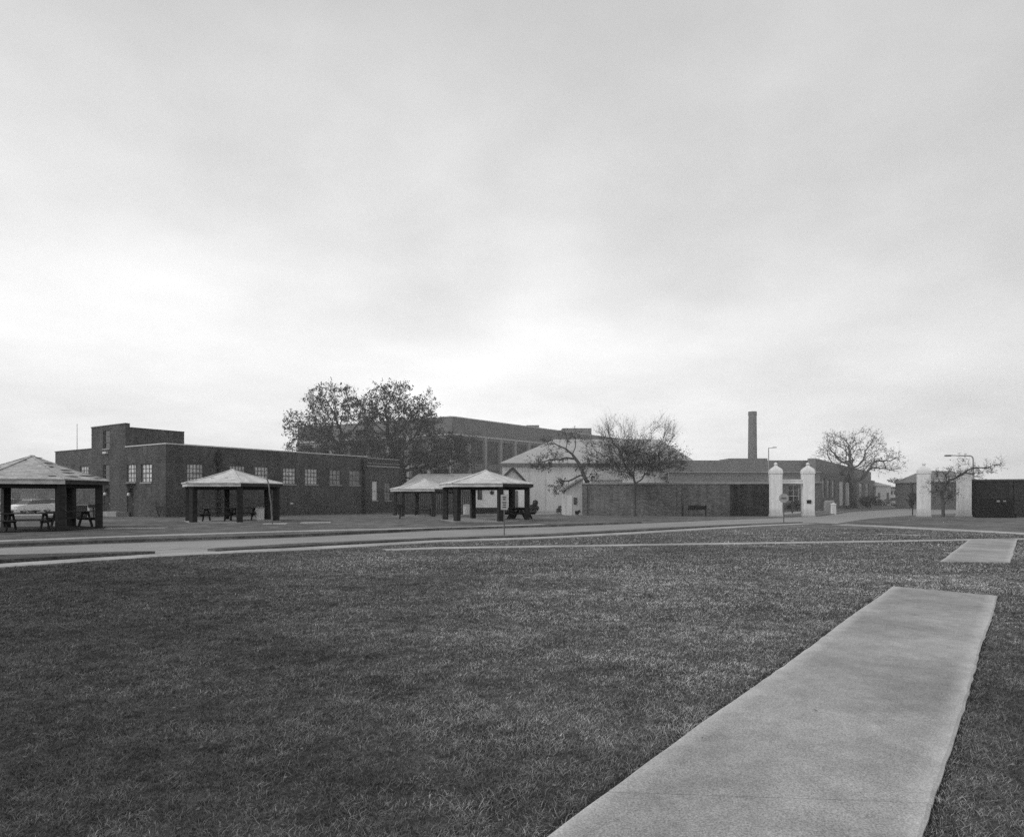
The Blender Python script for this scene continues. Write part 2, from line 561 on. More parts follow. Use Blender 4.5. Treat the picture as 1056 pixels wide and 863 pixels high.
# the concrete path in the foreground, panel by panel with jittered edges
def slab_path(name, left, right, panels, seed, lift=.03):
    rnd = random.Random(seed)
    vs, fs, wear = [], [], []
    NX = 14
    for (t0, t1) in panels:
        n = max(2, int(8 * (t1 - t0) * 10))
        base = len(vs)
        for j in range(n + 1):
            t = t0 + (t1 - t0) * j / n
            a, b = left(t), right(t)
            ja = .010 * math.sin(t * 19 + seed) + rnd.uniform(-.006, .006)
            jb = .007 * math.sin(t * 17 + 2 * seed) + rnd.uniform(-.007, .007)
            d = (b - a).normalized()
            a = a + d * ja
            b = b + d * jb
            for i in range(NX + 1):
                s = i / NX
                q = .5 - .5 * math.cos(math.pi * s)
                p = a.lerp(b, q)
                vs.append((p.x, p.y, p.z + lift - (.012 if i in (0, NX) else 0)))
                e = min(q, 1 - q) * (b - a).length
                wear.append(max(0, 1 - e / .16) * rnd.uniform(.5, 1))
        W = NX + 1
        for j in range(n):
            for i in range(NX):
                fs.append((base + j * W + i, base + j * W + i + 1, base + (j + 1) * W + i + 1, base + (j + 1) * W + i))
        # sides
        ring = [base + i for i in range(W)] + [base + j * W + NX for j in range(1, n + 1)] + [base + n * W + i for i in range(NX - 1, -1, -1)] + [base + j * W for j in range(n - 1, 0, -1)]
        low = len(vs)
        for r_ in ring:
            v = vs[r_]
            vs.append((v[0], v[1], v[2] - .09))
            wear.append(0)
        k = len(ring)
        for i in range(k):
            fs.append((ring[i], low + i, low + (i + 1) % k, ring[(i + 1) % k]))
    me = bpy.data.meshes.new(name)
    me.from_pydata(vs, [], fs)
    bm = bmesh.new(); bm.from_mesh(me)
    bmesh.ops.recalc_face_normals(bm, faces=bm.faces[:])
    bm.to_mesh(me); bm.free()
    ca = me.attributes.new('wear', 'FLOAT', 'POINT')
    ca.data.foreach_set('value', wear)
    me.materials.append(M['slab'])
    o = bpy.data.objects.new(name, me)
    C.objects.link(o)
    o['kind'] = 'structure'
    return o


def two(a, b): return lambda t: a.lerp(b, t)


LA, LM, LB = gp(581.5, 851.4), gp(708, 762.6), gp(919.8, 606)
RA, RB = gp(954.3, 861.5), gp(1029, 616)
near_l = LB + (LA - LB) * 1.45
def left_edge(t): return near_l.lerp(LB, t) + Vector((.02 * t * (1 - t), 0, 0))
near_r = RB + (RA - RB) * 1.45
right_edge = two(near_r, RB)
panels = [(0, .1548), (.1552, .3358), (.3362, .5318), (.5322, .7218), (.7222, .8618), (.8622, 1)]
slab_path('concrete_path', left_edge, right_edge, panels, 3)
SLAB1 = [left_edge(0), left_edge(1), right_edge(1), right_edge(0)]
sheet('soil_edge', [left_edge(0) + Vector((-.05, 0, 0)), left_edge(1) + Vector((-.05, .05, 0)), right_edge(1) + Vector((.05, .05, 0)), right_edge(0) + Vector((.06, 0, 0))], .005, M['soil'])
a0, a1, b0, b1 = gp(969.3, 579.8), gp(999, 556.9), gp(1042, 580.8), gp(1049.6, 555.6)
slab_path('concrete_path', two(a0, a1), two(b0, b1), [(0, .35), (.353, .7), (.703, 1)], 5, .028)
SLAB2 = [a0, a1, b1, b0]


# ------------------------------------------------------------------ grass you can see
def vnoise(x, y, s, seed):
    """numpy value noise 0..1"""
    rs = np.random.RandomState(seed)
    g = rs.rand(256, 256)
    X, Y = x * s + 1000.3, y * s + 1000.7
    xi, yi = np.floor(X).astype(int), np.floor(Y).astype(int)
    fx, fy = X - xi, Y - yi
    fx, fy = fx * fx * (3 - 2 * fx), fy * fy * (3 - 2 * fy)
    h = lambda a, b: g[a % 256, b % 256]
    return (h(xi, yi) * (1 - fx) + h(xi + 1, yi) * fx) * (1 - fy) + (h(xi, yi + 1) * (1 - fx) + h(xi + 1, yi + 1) * fx) * fy


def inside(x, y, poly, grow=0.0):
    res = np.zeros(len(x), bool)
    cx = sum(p.x for p in poly) / len(poly); cy = sum(p.y for p in poly) / len(poly)
    pts = []
    for p in poly:
        d = Vector((p.x - cx, p.y - cy)).normalized() * grow
        pts.append((p.x + d.x, p.y + d.y))
    j = len(pts) - 1
    for i in range(len(pts)):
        xi, yi = pts[i]; xj, yj = pts[j]
        c = ((yi > y) != (yj > y)) & (x < (xj - xi) * (y - yi) / ((yj - yi) or 1e-9) + xi)
        res ^= c
        j = i
    return res


def make_grass():
    rs = np.random.RandomState(11)
    V, Fa, T = [], [], []
    nv = 0
    walk_poly = ribbon(WALK, 1.0)
    fp_poly = ribbon([(396, 567.2), (450, 565.2), (570, 563.4), (700, 561.3), (890, 558.5), (1000, 556.7), (1100, 555.0)], .8)
    # (y0, y1, blades per m2, height, width)
    for y0, y1, dens, H, W in ((2.6, 5, 14000, .018, .0030), (5, 8, 8000, .018, .0042), (8, 13, 3300, .021, .0066), (13, 20, 1100, .025, .011), (20, 30, 330, .028, .02)):
        half = lambda y: y * .86 + 2.2
        area = (y1 - y0) * (half(y0) + half(y1))
        n = int(area * dens)
        y = y0 + (y1 - y0) * rs.rand(n)
        x = (rs.rand(n) * 2 - 1) * half(y1)
        k = np.abs(x) < half(y)
        x, y = x[k], y[k]
        clump = vnoise(x, y, 6, 1) * .6 + vnoise(x, y, 17, 2) * .4
        k = (rs.rand(len(x)) < .32 + 1.15 * clump) & ~inside(x, y, SLAB1, -.0) & ~inside(x, y, SLAB2) & ~inside(x, y, fp_poly)
        # only the lawn on this side of the walk
        px = x / y * F + CX
        py = HY + CH / y * F
        lim = np.interp(px, [p[0] for p in WALK] + [860, 1100], [p[1] for p in WALK] + [541, 552])
        k &= py > lim + 1.3
        x, y = x[k], y[k]
        n = len(x)
        big = vnoise(x, y, .35, 3) * .5 + vnoise(x, y, 1.1, 4) * .3 + vnoise(x, y, 3.1, 5) * .2
        fine = vnoise(x, y, 9, 6)
        h = H * (.45 + 1.1 * rs.rand(n)) * (.7 + .6 * vnoise(x, y, 4.5, 7)) * (.65 + .7 * vnoise(x, y, 13, 17))
        w = W * (.7 + .6 * rs.rand(n))
        ang = rs.rand(n) * 2 * np.pi
        la = rs.rand(n) * 2 * np.pi
        lean = h * (.4 + 1.9 * rs.rand(n))
        ca, sa = np.cos(ang) * w / 2, np.sin(ang) * w / 2
        lx, ly = np.cos(la) * lean, np.sin(la) * lean
        z0 = np.zeros(n)
        P = np.empty((n, 5, 3))
        P[:, 0] = np.stack([x - ca, y - sa, z0 - .002], 1)
        P[:, 1] = np.stack([x + ca, y + sa, z0 - .002], 1)
        P[:, 2] = np.stack([x + lx * .35 + ca * .8, y + ly * .35 + sa * .8, h * .62], 1)
        P[:, 3] = np.stack([x + lx * .35 - ca * .8, y + ly * .35 - sa * .8, h * .62], 1)
        P[:, 4] = np.stack([x + lx, y + ly, h], 1)
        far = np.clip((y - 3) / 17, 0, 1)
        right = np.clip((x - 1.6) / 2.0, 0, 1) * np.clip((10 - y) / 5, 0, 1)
        vignette = np.clip((y - 3.5) / 8 + (x + 1.0) * .22, 0, 1)  # lens vignette painted into the blade tint, darkest at the near left
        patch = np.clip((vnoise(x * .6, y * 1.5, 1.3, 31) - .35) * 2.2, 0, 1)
        t = .44 * (.6 + .8 * big) * (.55 + .9 * fine) * (.45 + 1.15 * rs.rand(n) ** 1.4) * (.44 + .68 * vignette) * (1 - .34 * np.clip((y - 9) / 16, 0, 1)) * (.78 + .3 * patch) * (1 - .6 * right)
        dry = rs.rand(n) < .05 + .06 * (big > .55)
        t[dry] *= 1.5
        t = np.repeat(t[:, None], 5, 1)
        t[:, :2] *= .3
        t[:, 2:4] *= .85
        base = nv + np.arange(n)[:, None] * 5
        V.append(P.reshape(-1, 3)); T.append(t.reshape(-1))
        Fa.append((base + np.array([[0, 1, 2]]), base + np.array([[0, 2, 3]]), base + np.array([[3, 2, 4]])))
        nv += n * 5
    V = np.concatenate(V); T = np.concatenate(T)
    tri = np.concatenate([np.concatenate(f) for f in Fa]).astype(np.int32)
    me = bpy.data.meshes.new('grass')
    me.vertices.add(len(V)); me.vertices.foreach_set('co', V.ravel().astype(np.float32))
    me.loops.add(len(tri) * 3); me.loops.foreach_set('vertex_index', tri.ravel())
    me.polygons.add(len(tri))
    me.polygons.foreach_set('loop_start', np.arange(0, len(tri) * 3, 3, dtype=np.int32))
    me.polygons.foreach_set('loop_total', np.full(len(tri), 3, np.int32))
    me.update(calc_edges=True)
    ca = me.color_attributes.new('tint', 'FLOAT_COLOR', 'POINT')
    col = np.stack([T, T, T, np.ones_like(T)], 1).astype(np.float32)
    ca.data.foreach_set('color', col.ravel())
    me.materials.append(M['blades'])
    o = bpy.data.objects.new('grass', me)
    C.objects.link(o)
    tag(o, 'short dark mown grass covering the lawn', 'grass', kind='stuff')
    print('grass tris', len(tri))


make_grass()


def fallen_leaves():
    rnd = random.Random(4)
    mb = MB()
    for i in range(420):
        y = 3 + 22 * rnd.random() ** 1.4
        x = rnd.uniform(-.85, .85) * y
        if inside(np.array([x]), np.array([y]), SLAB1)[0] and rnd.random() < .8: continue
        s = rnd.uniform(.006, .015)
        a = rnd.uniform(0, 6.28)
        z = rnd.uniform(.025, .045)
        vs = [(x + s * math.cos(a + k * 1.57 + rnd.uniform(-.3, .3)), y + s * math.sin(a + k * 1.57), z + rnd.uniform(0, .012)) for k in range(4)]
        mb.add(vs, [(0, 1, 2, 3)])
    tag(mb.build('fallen_leaves', rough('dry_leaf', .15, .5, 5, 20)), 'small pale dry leaves scattered in the lawn grass', 'leaves', kind='stuff')


fallen_leaves()


# ------------------------------------------------------------------ walls with real openings
class Wall:
    def __init__(s, P, d, n, origin):
        s.P = Vector((P[0], P[1], 0)); s.d = Vector((d[0], d[1], 0)).normalized()
        s.n = Vector((n[0], n[1], 0)).normalized(); s.o = Vector(origin)

    def u(s, px):
        q = (px - CX) / F
        return (q * s.P.y - s.P.x) / (s.d.x - q * s.d.y)

    def Y(s, px): return s.P.y + s.u(px) * s.d.y
    def z(s, px, py): return zat(py, s.Y(px))

    def pt(s, u, out, z):
        p = s.P + s.d * u + s.n * out
        return (p.x - s.o.x, p.y - s.o.y, z - s.o.z)

    def face(s, mb, u0, u1, z0, z1, holes=(), rec=.14):
        us = sorted({u0, u1, *[h[0] for h in holes], *[h[1] for h in holes]})
        zs = sorted({z0, z1, *[h[2] for h in holes], *[h[3] for h in holes]})
        us = [u for u in us if u0 <= u <= u1]; zs = [z for z in zs if z0 <= z <= z1]
        for a, b in zip(us, us[1:]):
            for c, d in zip(zs, zs[1:]):
                m = ((a + b) / 2, (c + d) / 2)
                if any(h[0] < m[0] < h[1] and h[2] < m[1] < h[3] for h in holes): continue
                mb.add([s.pt(a, 0, c), s.pt(b, 0, c), s.pt(b, 0, d), s.pt(a, 0, d)], [(0, 1, 2, 3)])
        for h in holes:
            a, b, c, d = h
            r = -rec
            mb.add([s.pt(a, 0, c), s.pt(b, 0, c), s.pt(b, 0, d), s.pt(a, 0, d), s.pt(a, r, c), s.pt(b, r, c), s.pt(b, r, d), s.pt(a, r, d)],
                   [(0, 1, 5, 4), (1, 2, 6, 5), (2, 3, 7, 6), (3, 0, 4, 7)])

    def slab(s, mb, u0, u1, o0, o1, z0, z1):
        vs = [s.pt(u, o, z) for z in (z0, z1) for (u, o) in ((u0, o0), (u1, o0), (u1, o1), (u0, o1))]
        mb.add(vs, [(0, 3, 2, 1), (4, 5, 6, 7), (0, 1, 5, 4), (1, 2, 6, 5), (2, 3, 7, 6), (3, 0, 4, 7)])

    def window(s, parent, h, nx, nz, pane, frame, sill=True, rec=.12, t=.05):
        a, b, c, d = h
        mb = MB()
        o1, o0 = -rec + .05, -rec - .01
        s.slab(mb, a, a + t, o0, o1, c, d); s.slab(mb, b - t, b, o0, o1, c, d)
        s.slab(mb, a + t, b - t, o0, o1, c, c + t); s.slab(mb, a + t, b - t, o0, o1, d - t, d)
        for i in range(1, nx):
            u = a + (b - a) * i / nx
            s.slab(mb, u - .02, u + .02, o0 + .004, o1 - .012, c + t, d - t)
        for i in range(1, nz):
            z = c + (d - c) * i / nz
            w = .035 if i == nz // 2 else .02
            s.slab(mb, a + t, b - t, o0 + .007, o1 - .006, z - w, z + w)
        w = mb.build('window', frame, parent)
        p = MB(); p.add([s.pt(a, -rec, c), s.pt(b, -rec, c), s.pt(b, -rec, d), s.pt(a, -rec, d)], [(0, 1, 2, 3)])
        p.build('pane', pane, w)
        if sill:
            q = MB(); s.slab(q, a - .06, b + .06, -.05, .07, c - .11, c - .003)
            q.build('sill', M['sill'], w)
        return w

    def hole(s, x0, x1, y0, y1):
        """opening from picture measurements"""
        ua, ub = s.u(x0), s.u(x1)
        xm = (x0 + x1) / 2
        return (min(ua, ub), max(ua, ub), s.z(xm, y1), s.z(xm, y0))


# ---- the dark brick building on the left
def left_building():
    cx, cy = at(171, 48.8), 48.8
    g0 = -.45
    root = empty('brick_building', (cx, cy, 0), 0, 'long single storey dark brick building with a square tower, left of the oaks', 'building')
    o = (cx, cy, 0)
    fd = Vector((437, 660, 0)).normalized()
    ld = Vector((-997, 660, 0)).normalized()
    Fw = Wall((cx, cy), fd, (fd.y, -fd.x), o)
    Lw = Wall((cx, cy), ld, (ld.y, -ld.x) if False else (-fd.x, -fd.y), o)
    top = zat(457.8, cy)
    # front windows
    fw = []
    spec = [(192.8, 210, 479, 497.5, 5, 4), (237, 253, 480, 498, 5, 4), (263, 277, 481, 498.8, 4, 4), (292, 305.2, 482.3, 499, 4, 4), (314.6, 327.6, 483.2, 499.8, 4, 4), (340, 351.6, 484.2, 499.8, 3, 3), (360.4, 371.6, 485, 500.2, 3, 3)]
    zt, zb = 0, 0
    fh = [Fw.hole(*s[:4]) for s in spec]
    zt = sum(h[3] for h in fh) / len(fh); zb = sum(h[2] for h in fh) / len(fh)
    fh = [(h[0], h[1], zb, zt) for h in fh]
    fend = Fw.u(378.5)
    lw_spec = [(130.9, 139.8, 478.6, 497), (145.4, 156.4, 478.3, 497.2)]
    lh = [Lw.hole(*s) for s in lw_spec]
    tow = [Lw.hole(106.3, 113.2, 443.5, 462.5), Lw.hole(106.3, 112.8, 479, 495)]
    doors = [Lw.hole(131.0, 138.0, 499.5, 526.8), Lw.hole(106.8, 113.5, 499.5, 526.5)]
    doors = [(d[0], d[1], gz(52) - .02, d[3]) for d in doors]
    wing = [Lw.hole(82.5, 91, 480.5, 489.5)]
    uT0, uT1, uEnd = Lw.u(129.3), Lw.u(94.3), Lw.u(57)
    wt = Lw.z(94, 463.2)
    tt = Lw.z(129.3, 437.2)
    mb = MB()
    Fw.face(mb, 0, fend, g0, top, fh)
    Lw.face(mb, 0, uT0, g0, top, lh + doors[:1])
    Lw.face(mb, uT0, uT1, g0, tt, tow + doors[1:])
    Lw.face(mb, uT1, uEnd, g0, wt, wing)
    # hidden sides and the flat roofs
    D = 22.0
    q = lambda u, v, z: (ld.x * u + fd.x * v, ld.y * u + fd.y * v, z)
    mb.add([q(uEnd, 0, g0), q(uEnd, fend, g0), q(uEnd, fend, wt), q(uEnd, 0, wt)], [(0, 1, 2, 3)])
    mb.add([q(0, fend, g0), q(0, fend, top), q(uEnd, fend, top), q(uEnd, fend, g0)], [(0, 1, 2, 3)])
    # tower sides and roof
    tl = 4.9
    th = tt - .28
    mb.add([q(uT0, .35, top - .3), q(uT0, tl, top - .3), q(uT0, tl, th), q(uT0, .35, th)], [(0, 1, 2, 3)])
    mb.add([q(uT0, 0, top - .3), q(uT0, .35, top - .3), q(uT0, .35, tt), q(uT0, 0, tt)], [(0, 1, 2, 3)])
    mb.add([q(uT1, .35, wt - .3), q(uT1, tl, wt - .3), q(uT1, tl, th), q(uT1, .35, th)], [(3, 2, 1, 0)])
    mb.add([q(uT1, 0, wt - .3), q(uT1, .35, wt - .3), q(uT1, .35, tt), q(uT1, 0, tt)], [(3, 2, 1, 0)])
    mb.add([q(uT0, tl, top - .3), q(uT1, tl, top - .3), q(uT1, tl, th), q(uT0, tl, th)], [(0, 1, 2, 3)])
    mb.add([q(uT0, .35, th), q(uT1, .35, th), q(uT1, .35, tt), q(uT0, .35, tt)], [(0, 1, 2, 3)])
    mb.build('wall', M['brick1'], root)
    rf = MB()
    rf.add([q(0, 0, top - .35), q(0, fend, top - .35), q(uT0, fend, top - .35), q(uT0, 0, top - .35)], [(0, 1, 2, 3)])
    rf.add([q(uT0, 0, wt - .35), q(uT0, fend, wt - .35), q(uEnd, fend, wt - .35), q(uEnd, 0, wt - .35)], [(0, 1, 2, 3)])
    rf.add([q(uT0, .36, th - .02), q(uT0, tl, th - .02), q(uT1, tl, th - .02), q(uT1, .36, th - .02)], [(0, 1, 2, 3)])
    rf.build('roof', M['metal_mid'], root)
    # copings
    mb = MB()
    Fw.slab(mb, -.04, fend, -.3, .05, top, top + .09)
    Lw.slab(mb, .06, uT0 - .01, -.3, .05, top, top + .085)
    mb.build('coping', M['coping'], root)
    mb = MB()
    Lw.slab(mb, uT0 - .04, uT1 + .04, -.33, .05, tt, tt + .09)
    Lw.slab(mb, uT1 + .05, uEnd + .04, -.3, .05, wt, wt + .08)
    w2 = Wall((Lw.P + ld * uT0), fd, (fd.y, -fd.x), o)
    w2.slab(mb, .36, tl, -.2, .05, th, th + .06)
    mb.build('coping', M['coping_dark'], root)
    for h, s in zip(fh, spec):
        dim = s[0] > 335
        Fw.window(root, h, s[4], s[5], M['win_dim'] if dim else M['win'], M['muntin'], True)
    for h in lh: Lw.window(root, h, 3, 4, M['win'], M['muntin'])
    for h in tow: Lw.window(root, h, 1, 3, M['win_dark'], M['muntin'])
    for h in wing: Lw.window(root, h, 3, 2, M['win'], M['muntin'])
    for d in doors:
        m = MB(); Lw.slab(m, d[0], d[1], -.12, -.06, d[2], d[3] - .02)
        dr = m.build('door', M['door'], root)
        m = MB(); Lw.slab(m, d[0] + .12, d[0] + .18, -.06, -.02, d[2] + .95, d[2] + 1.1)
        m.build('handle', M['metal'], dr)
        uc = (d[0] + d[1]) / 2
        m = MB()
        p = Vector(Lw.pt(uc, .14, d[3] - .78)); m.lathe(p, [(.03, -.17), (.11, -.1), (.12, .02), (.06, .12)], 10)
        lm = m.build('lamp', M['lamp'], root, smooth=True)
        m = MB(); Lw.slab(m, uc - .12, uc + .12, -.03, .22, d[3] - .62, d[3] - .3)
        m.build('lamp_hood', M['black'], lm)
    m = MB(); Lw.slab(m, doors[1][0] - 3.2, doors[1][0] - .6, .0, 1.0, gz(51) - .05, gz(51) + .38)
    m.build('step', M['coping_dim'], root)
    m = MB(); Lw.slab(m, doors[0][0] - .25, doors[0][1] + .25, .002, .55, doors[0][3] + .02, doors[0][3] + .1)
    m.build('door_canopy', M['coping_dark'], root)
    m = MB(); Lw.slab(m, Lw.u(111.5), Lw.u(108), .0, .2, Lw.z(110, 468), Lw.z(110, 465.8)); m.build('light_fitting', M['coping'], root)
    # downpipes with hopper heads
    for px, y0, y1, w in ((224.5, 467.5, 531, .16), (374, 475.5, 531, .15)):
        u = Fw.u(px)
        m = MB()
        a, b = Fw.pt(u, .2, Fw.z(px, y1)), Fw.pt(u, .2, Fw.z(px, y0))
        m.tube(a, b, w)
        Fw.slab(m, u - .26, u + .26, .02, .36, Fw.z(px, y0 + 9), Fw.z(px, y0 + 5.5))
        m.lathe(Fw.pt(u, .17, Fw.z(px, y0)), [(.08, -.2), (.2, -.12), (.23, .02), (.15, .15), (.02, .2)], 12)
        m.build('downpipe', M['black'], root)
    m = MB(); Fw.slab(m, Fw.u(299.2), Fw.u(302), 0, .06, Fw.z(300, 520), Fw.z(300, 518.2)); m.build('wall_plate', M['coping'], root)
    # annex at the far end, lower, set back a little
    au = Fw.u(411)
    ah = Fw.z(380, 472.5)
    A = Wall(Fw.P - Fw.n * .35, fd, (fd.y, -fd.x), o)
    holes = [A.hole(383.8, 389.2, 496, 516), A.hole(396.5, 403, 497.5, 516)]
    mb = MB(); A.face(mb, fend, A.u(411), g0, ah, holes)
    e = A.u(411)
    mb.add([A.pt(e, 0, g0), A.pt(e, -9, g0), A.pt(e, -9, ah), A.pt(e, 0, ah)], [(0, 1, 2, 3)])
    mb.add([A.pt(fend, 0, ah - .2), A.pt(e, 0, ah - .2), A.pt(e, -9, ah - .2), A.pt(fend, -9, ah - .2)], [(0, 1, 2, 3)])
    mb.add([Fw.pt(fend, 0, g0), Fw.pt(fend, -.4, g0), Fw.pt(fend, -.4, top), Fw.pt(fend, 0, top)], [(0, 1, 2, 3)])
    mb.build('annex_wall', M['brick1'], root)
    mb = MB()
    A.slab(mb, fend + .01, e + .06, -.3, .08, ah, ah + .1)
    A.slab(mb, fend + .01, e + .06, .002, .10, ah - .85, ah - .72)
    A.slab(mb, fend + .01, e + .06, .002, .05, ah - .5, ah - .45)
    mb.build('cornice', M['coping_dim'], root)
    A.window(root, holes[0], 1, 2, M['white'], M['frame_white'])
    A.window(root, holes[1], 2, 2, M['win_dim'], M['muntin'])
    # mast
    m = MB(); x, y = at(79.5, 62), 62; m.tube((x - cx, y - cy, wt - .6), (x - cx, y - cy, zat(437, 62)), .035, .02)
    m.build('antenna', M['metal'], root)


left_building()


# ---- plain box building helper in picture terms
def box_root(name, P, label, cat='building', group=None):
    return empty(name, (P[0], P[1], 0), 0, label, cat, group)


# ---- the long multi storey factory behind the oaks
def factory():
    Y0 = 110
    cx = at(466, Y0)
    H = zat(430, Y0)
    root = box_root('factory', (cx, Y0), 'long tall brick factory with tall window bays and rooftop boxes, behind the oaks')
    o = (cx, Y0, 0)
    fd = Vector((.636, .772, 0)).normalized()
    L = Wall((cx, Y0), (at(307, 129) - cx, 19), (-.5, -.8), o)
    Fw = Wall((cx, Y0), fd, (fd.y, -fd.x), o)
    uL = L.u(307)
    uF = 86.0
    g0 = -.6
    for W, U, n in ((L, uL, 7), (Fw, uF, 20)):
        pass
    mb = MB()
    holesL, holesF = [], []
    zb, zt = 7.2, H - 3.6
    for W, U, n, hs in ((L, uL, 8, holesL), (Fw, uF, 20, holesF)):
        bay = U / n
        for i in range(n):
            hs.append((i * bay + bay * .14, (i + 1) * bay - bay * .14, zb, zt))
            hs.append((i * bay + bay * .14, (i + 1) * bay - bay * .14, 1.6, zb - 1.2))
        W.face(mb, 0, U, g0, H, hs, .4)
    e, l = Vector(Fw.pt(uF, 0, 0)), Vector(L.pt(uL, 0, 0))
    bk = e + l
    for a, b in ((e, bk), (bk, l)):
        mb.add([(a.x, a.y, g0), (b.x, b.y, g0), (b.x, b.y, H), (a.x, a.y, H)], [(0, 1, 2, 3)])
    mb.add([(0, 0, H - .4), (e.x, e.y, H - .4), (bk.x, bk.y, H - .4), (l.x, l.y, H - .4)], [(0, 1, 2, 3)])
    mb.build('wall', M['factory'], root)
    mb = MB()
    for W, U in ((L, uL), (Fw, uF)):
        W.slab(mb, .15, U, -.4, .12, H, H + .18)
        W.slab(mb, .15, U, .003, .16, zt + .55, zt + .8)
    mb.build('cornice', M['factory_trim'], root)
    mb = MB()
    for W, U, n in ((L, uL, 8), (Fw, uF, 20)):
        for i in range(n + 1):
            u = U * i / n
            W.slab(mb, max(.01, u - .28), u + .28, .003, .18, g0, zt + .5)
    mb.build('pilaster', M['factory_pier'], root)
    rnd = random.Random(2)
    for W, hs in ((L, holesL), (Fw, holesF)):
        for h in hs:
            if h[3] < zb and W is L: continue
            W.window(root, h, 4, 5, M['factory_win2'] if rnd.random() < .25 else M['factory_win'], M['factory_win'], False, .35, .09)
    for (px0, px1, pyt, Yh) in ((543, 556, 438.4, 138), (580, 610, 441.5, 158)):
        m = MB()
        x0, x1 = at(px0, Yh) - cx, at(px1, Yh) - cx
        m.box(x0, x1, Yh - Y0, Yh - Y0 + 6, H - .4, zat(pyt, Yh))
        m.build('rooftop_box', M['factory'], root)


factory()


# ---- chimney
def chimney():
    Y = 150
    x = at(776, Y)
    root = empty('chimney', (x, Y, 0), 0, 'tall round brick factory chimney rising alone above the low roofs', 'chimney')
    zt = zat(424.5, Y)
    MB().lathe((0, 0, 0), [(1.15, -.5), (1.1, 4), (.92, zt - 1.6), (.9, zt - .01)], 24).build('shaft', M['chim'], root, smooth=True)
    MB().lathe((0, 0, 0), [(.935, zt - .9), (.97, zt - .8), (.97, zt - .2), (.93, zt), (.7, zt + .01)], 24).build('cap', M['chim'], root, smooth=False)


chimney()


# ---- big white hip roofed hall
def hall():
    Y = 80
    x0, x1 = at(518, Y), at(716, Y)
    cx = x0
    ez = zat(478.4, Y)
    root = empty('white_hall', (cx, Y, 0), 0, 'large white hall under a broad pale hipped roof, behind the small gabled house', 'building')
    W, D = x1 - x0, 20
    g0 = -.5
    mb = MB().box(0, W, 0, D, g0, ez)
    mb.build('wall', M['siding'], root)
    rx0, rx1, ry = at(572, 90) - cx, at(681, 90) - cx, 10
    rz = zat(453, 90)
    ov = .35
    mb = MB().add([(-ov, -ov, ez + .1), (W + ov, -ov, ez + .1), (W + ov, D + ov, ez + .1), (-ov, D + ov, ez + .1), (rx0, ry, rz), (rx1, ry, rz)],
                  [(0, 1, 5, 4), (1, 2, 5), (2, 3, 4, 5), (3, 0, 4), (0, 3, 2, 1)])
    mb.build('roof', M['paleroof'], root)
    mb = MB().box(-ov, W + ov, -ov - .04, -ov + .05, ez - .32, ez + .09)
    mb.build('fascia', M['metal_mid'], root)
    m = MB(); m.tube((W - .6, 8, ez), (W - .6, 8, zat(468.5, 88)), .45, n=10); m.build('vent', M['metal_mid'], root)
    for px in (528, 545, 562, 579, 596):
        m = MB(); xx = at(px, Y) - cx; m.box(xx - .04, xx + .04, -.05, -.004, g0, ez - .34); m.build('batten', M['siding2'], root)
    m = MB(); m.box(at(590, Y) - cx, at(600, Y) - cx, -.06, -.005, .4, 2.2); m.build('door', M['metal_mid'], root)


hall()


# ---- small gabled white house in front of the hall, seen through the shelter
def gabled_house():
    Y = 66
    x0, xm, x1, xw = at(510, Y), at(528.6, Y), at(546.5, Y), at(486, Y)
    root = empty('gabled_house', (xm, Y, 0), 0, 'small white gabled house with dark verge boards behind the joined shelters', 'building')
    g0 = -.45
    ez, pz = zat(501, Y), zat(482.5, Y)
    D = 7
    mb = MB().add([(x0 - xm, 0, g0), (x1 - xm, 0, g0), (x1 - xm, 0, ez), (0, 0, pz), (x0 - xm, 0, ez), (x0 - xm, D, g0), (x1 - xm, D, g0), (x1 - xm, D, ez), (0, D, pz), (x0 - xm, D, ez)],
                  [(0, 1, 2, 3, 4), (9, 8, 7, 6, 5), (1, 6, 7, 2), (5, 0, 4, 9)])
    mb.box(xw - xm, x0 - xm - .003, 1.0, D, g0, zat(503, Y))
    mb.build('wall', M['white'], root)
    mb = MB()
    for s, xe in ((-1, x0 - xm), (1, x1 - xm)):
        dx = (xe) * .1
        mb.bar((xe + dx, D / 2, ez - (pz - ez) * .1 + .07), (0, D / 2, pz + .07), D + .6, .08)
    mb.build('roof', M['paleroof'], root)
    mb = MB()
    mb.bar((x1 - xm + .15, -.33, ez - .2), (0, -.33, pz), .06, .24)
    mb.bar((x0 - xm - .15, -.33, ez - .2), (0, -.33, pz), .06, .24)
    mb.build('verge_board', M['fascia_dark'], root)
    mb = MB().box(xw - xm - .2, x0 - xm, .7, D, zat(503, Y), zat(503, Y) + .12)
    mb.build('wing_roof', M['paleroof'], root)
    mb = MB().box(at(492.5, Y + 1) - xm, at(497, Y + 1) - xm, .95, .99, zat(515, Y + 1), zat(504.5, Y + 1))
    mb.build('window', M['win_dark'], root)
    mb = MB().tube((at(507.3, Y + 1) - xm, .99, zat(508, Y + 1)), (at(507.3, Y + 1) - xm, .93, zat(508, Y + 1)), .2, n=16)
    mb.build('round_vent', M['metal_dark'], root)
    mb = MB().box(at(489, Y) - xm, at(545, Y) - xm, -.5, -.02, g0, zat(523.3, Y))
    mb.build('plinth', M['wood_dark'], root)
    mb = MB().box(at(530, Y) - xm, at(534, Y) - xm, -.04, -.003, g0, zat(506, Y))
    mb.build('door', M['metal_mid'], root)


gabled_house()


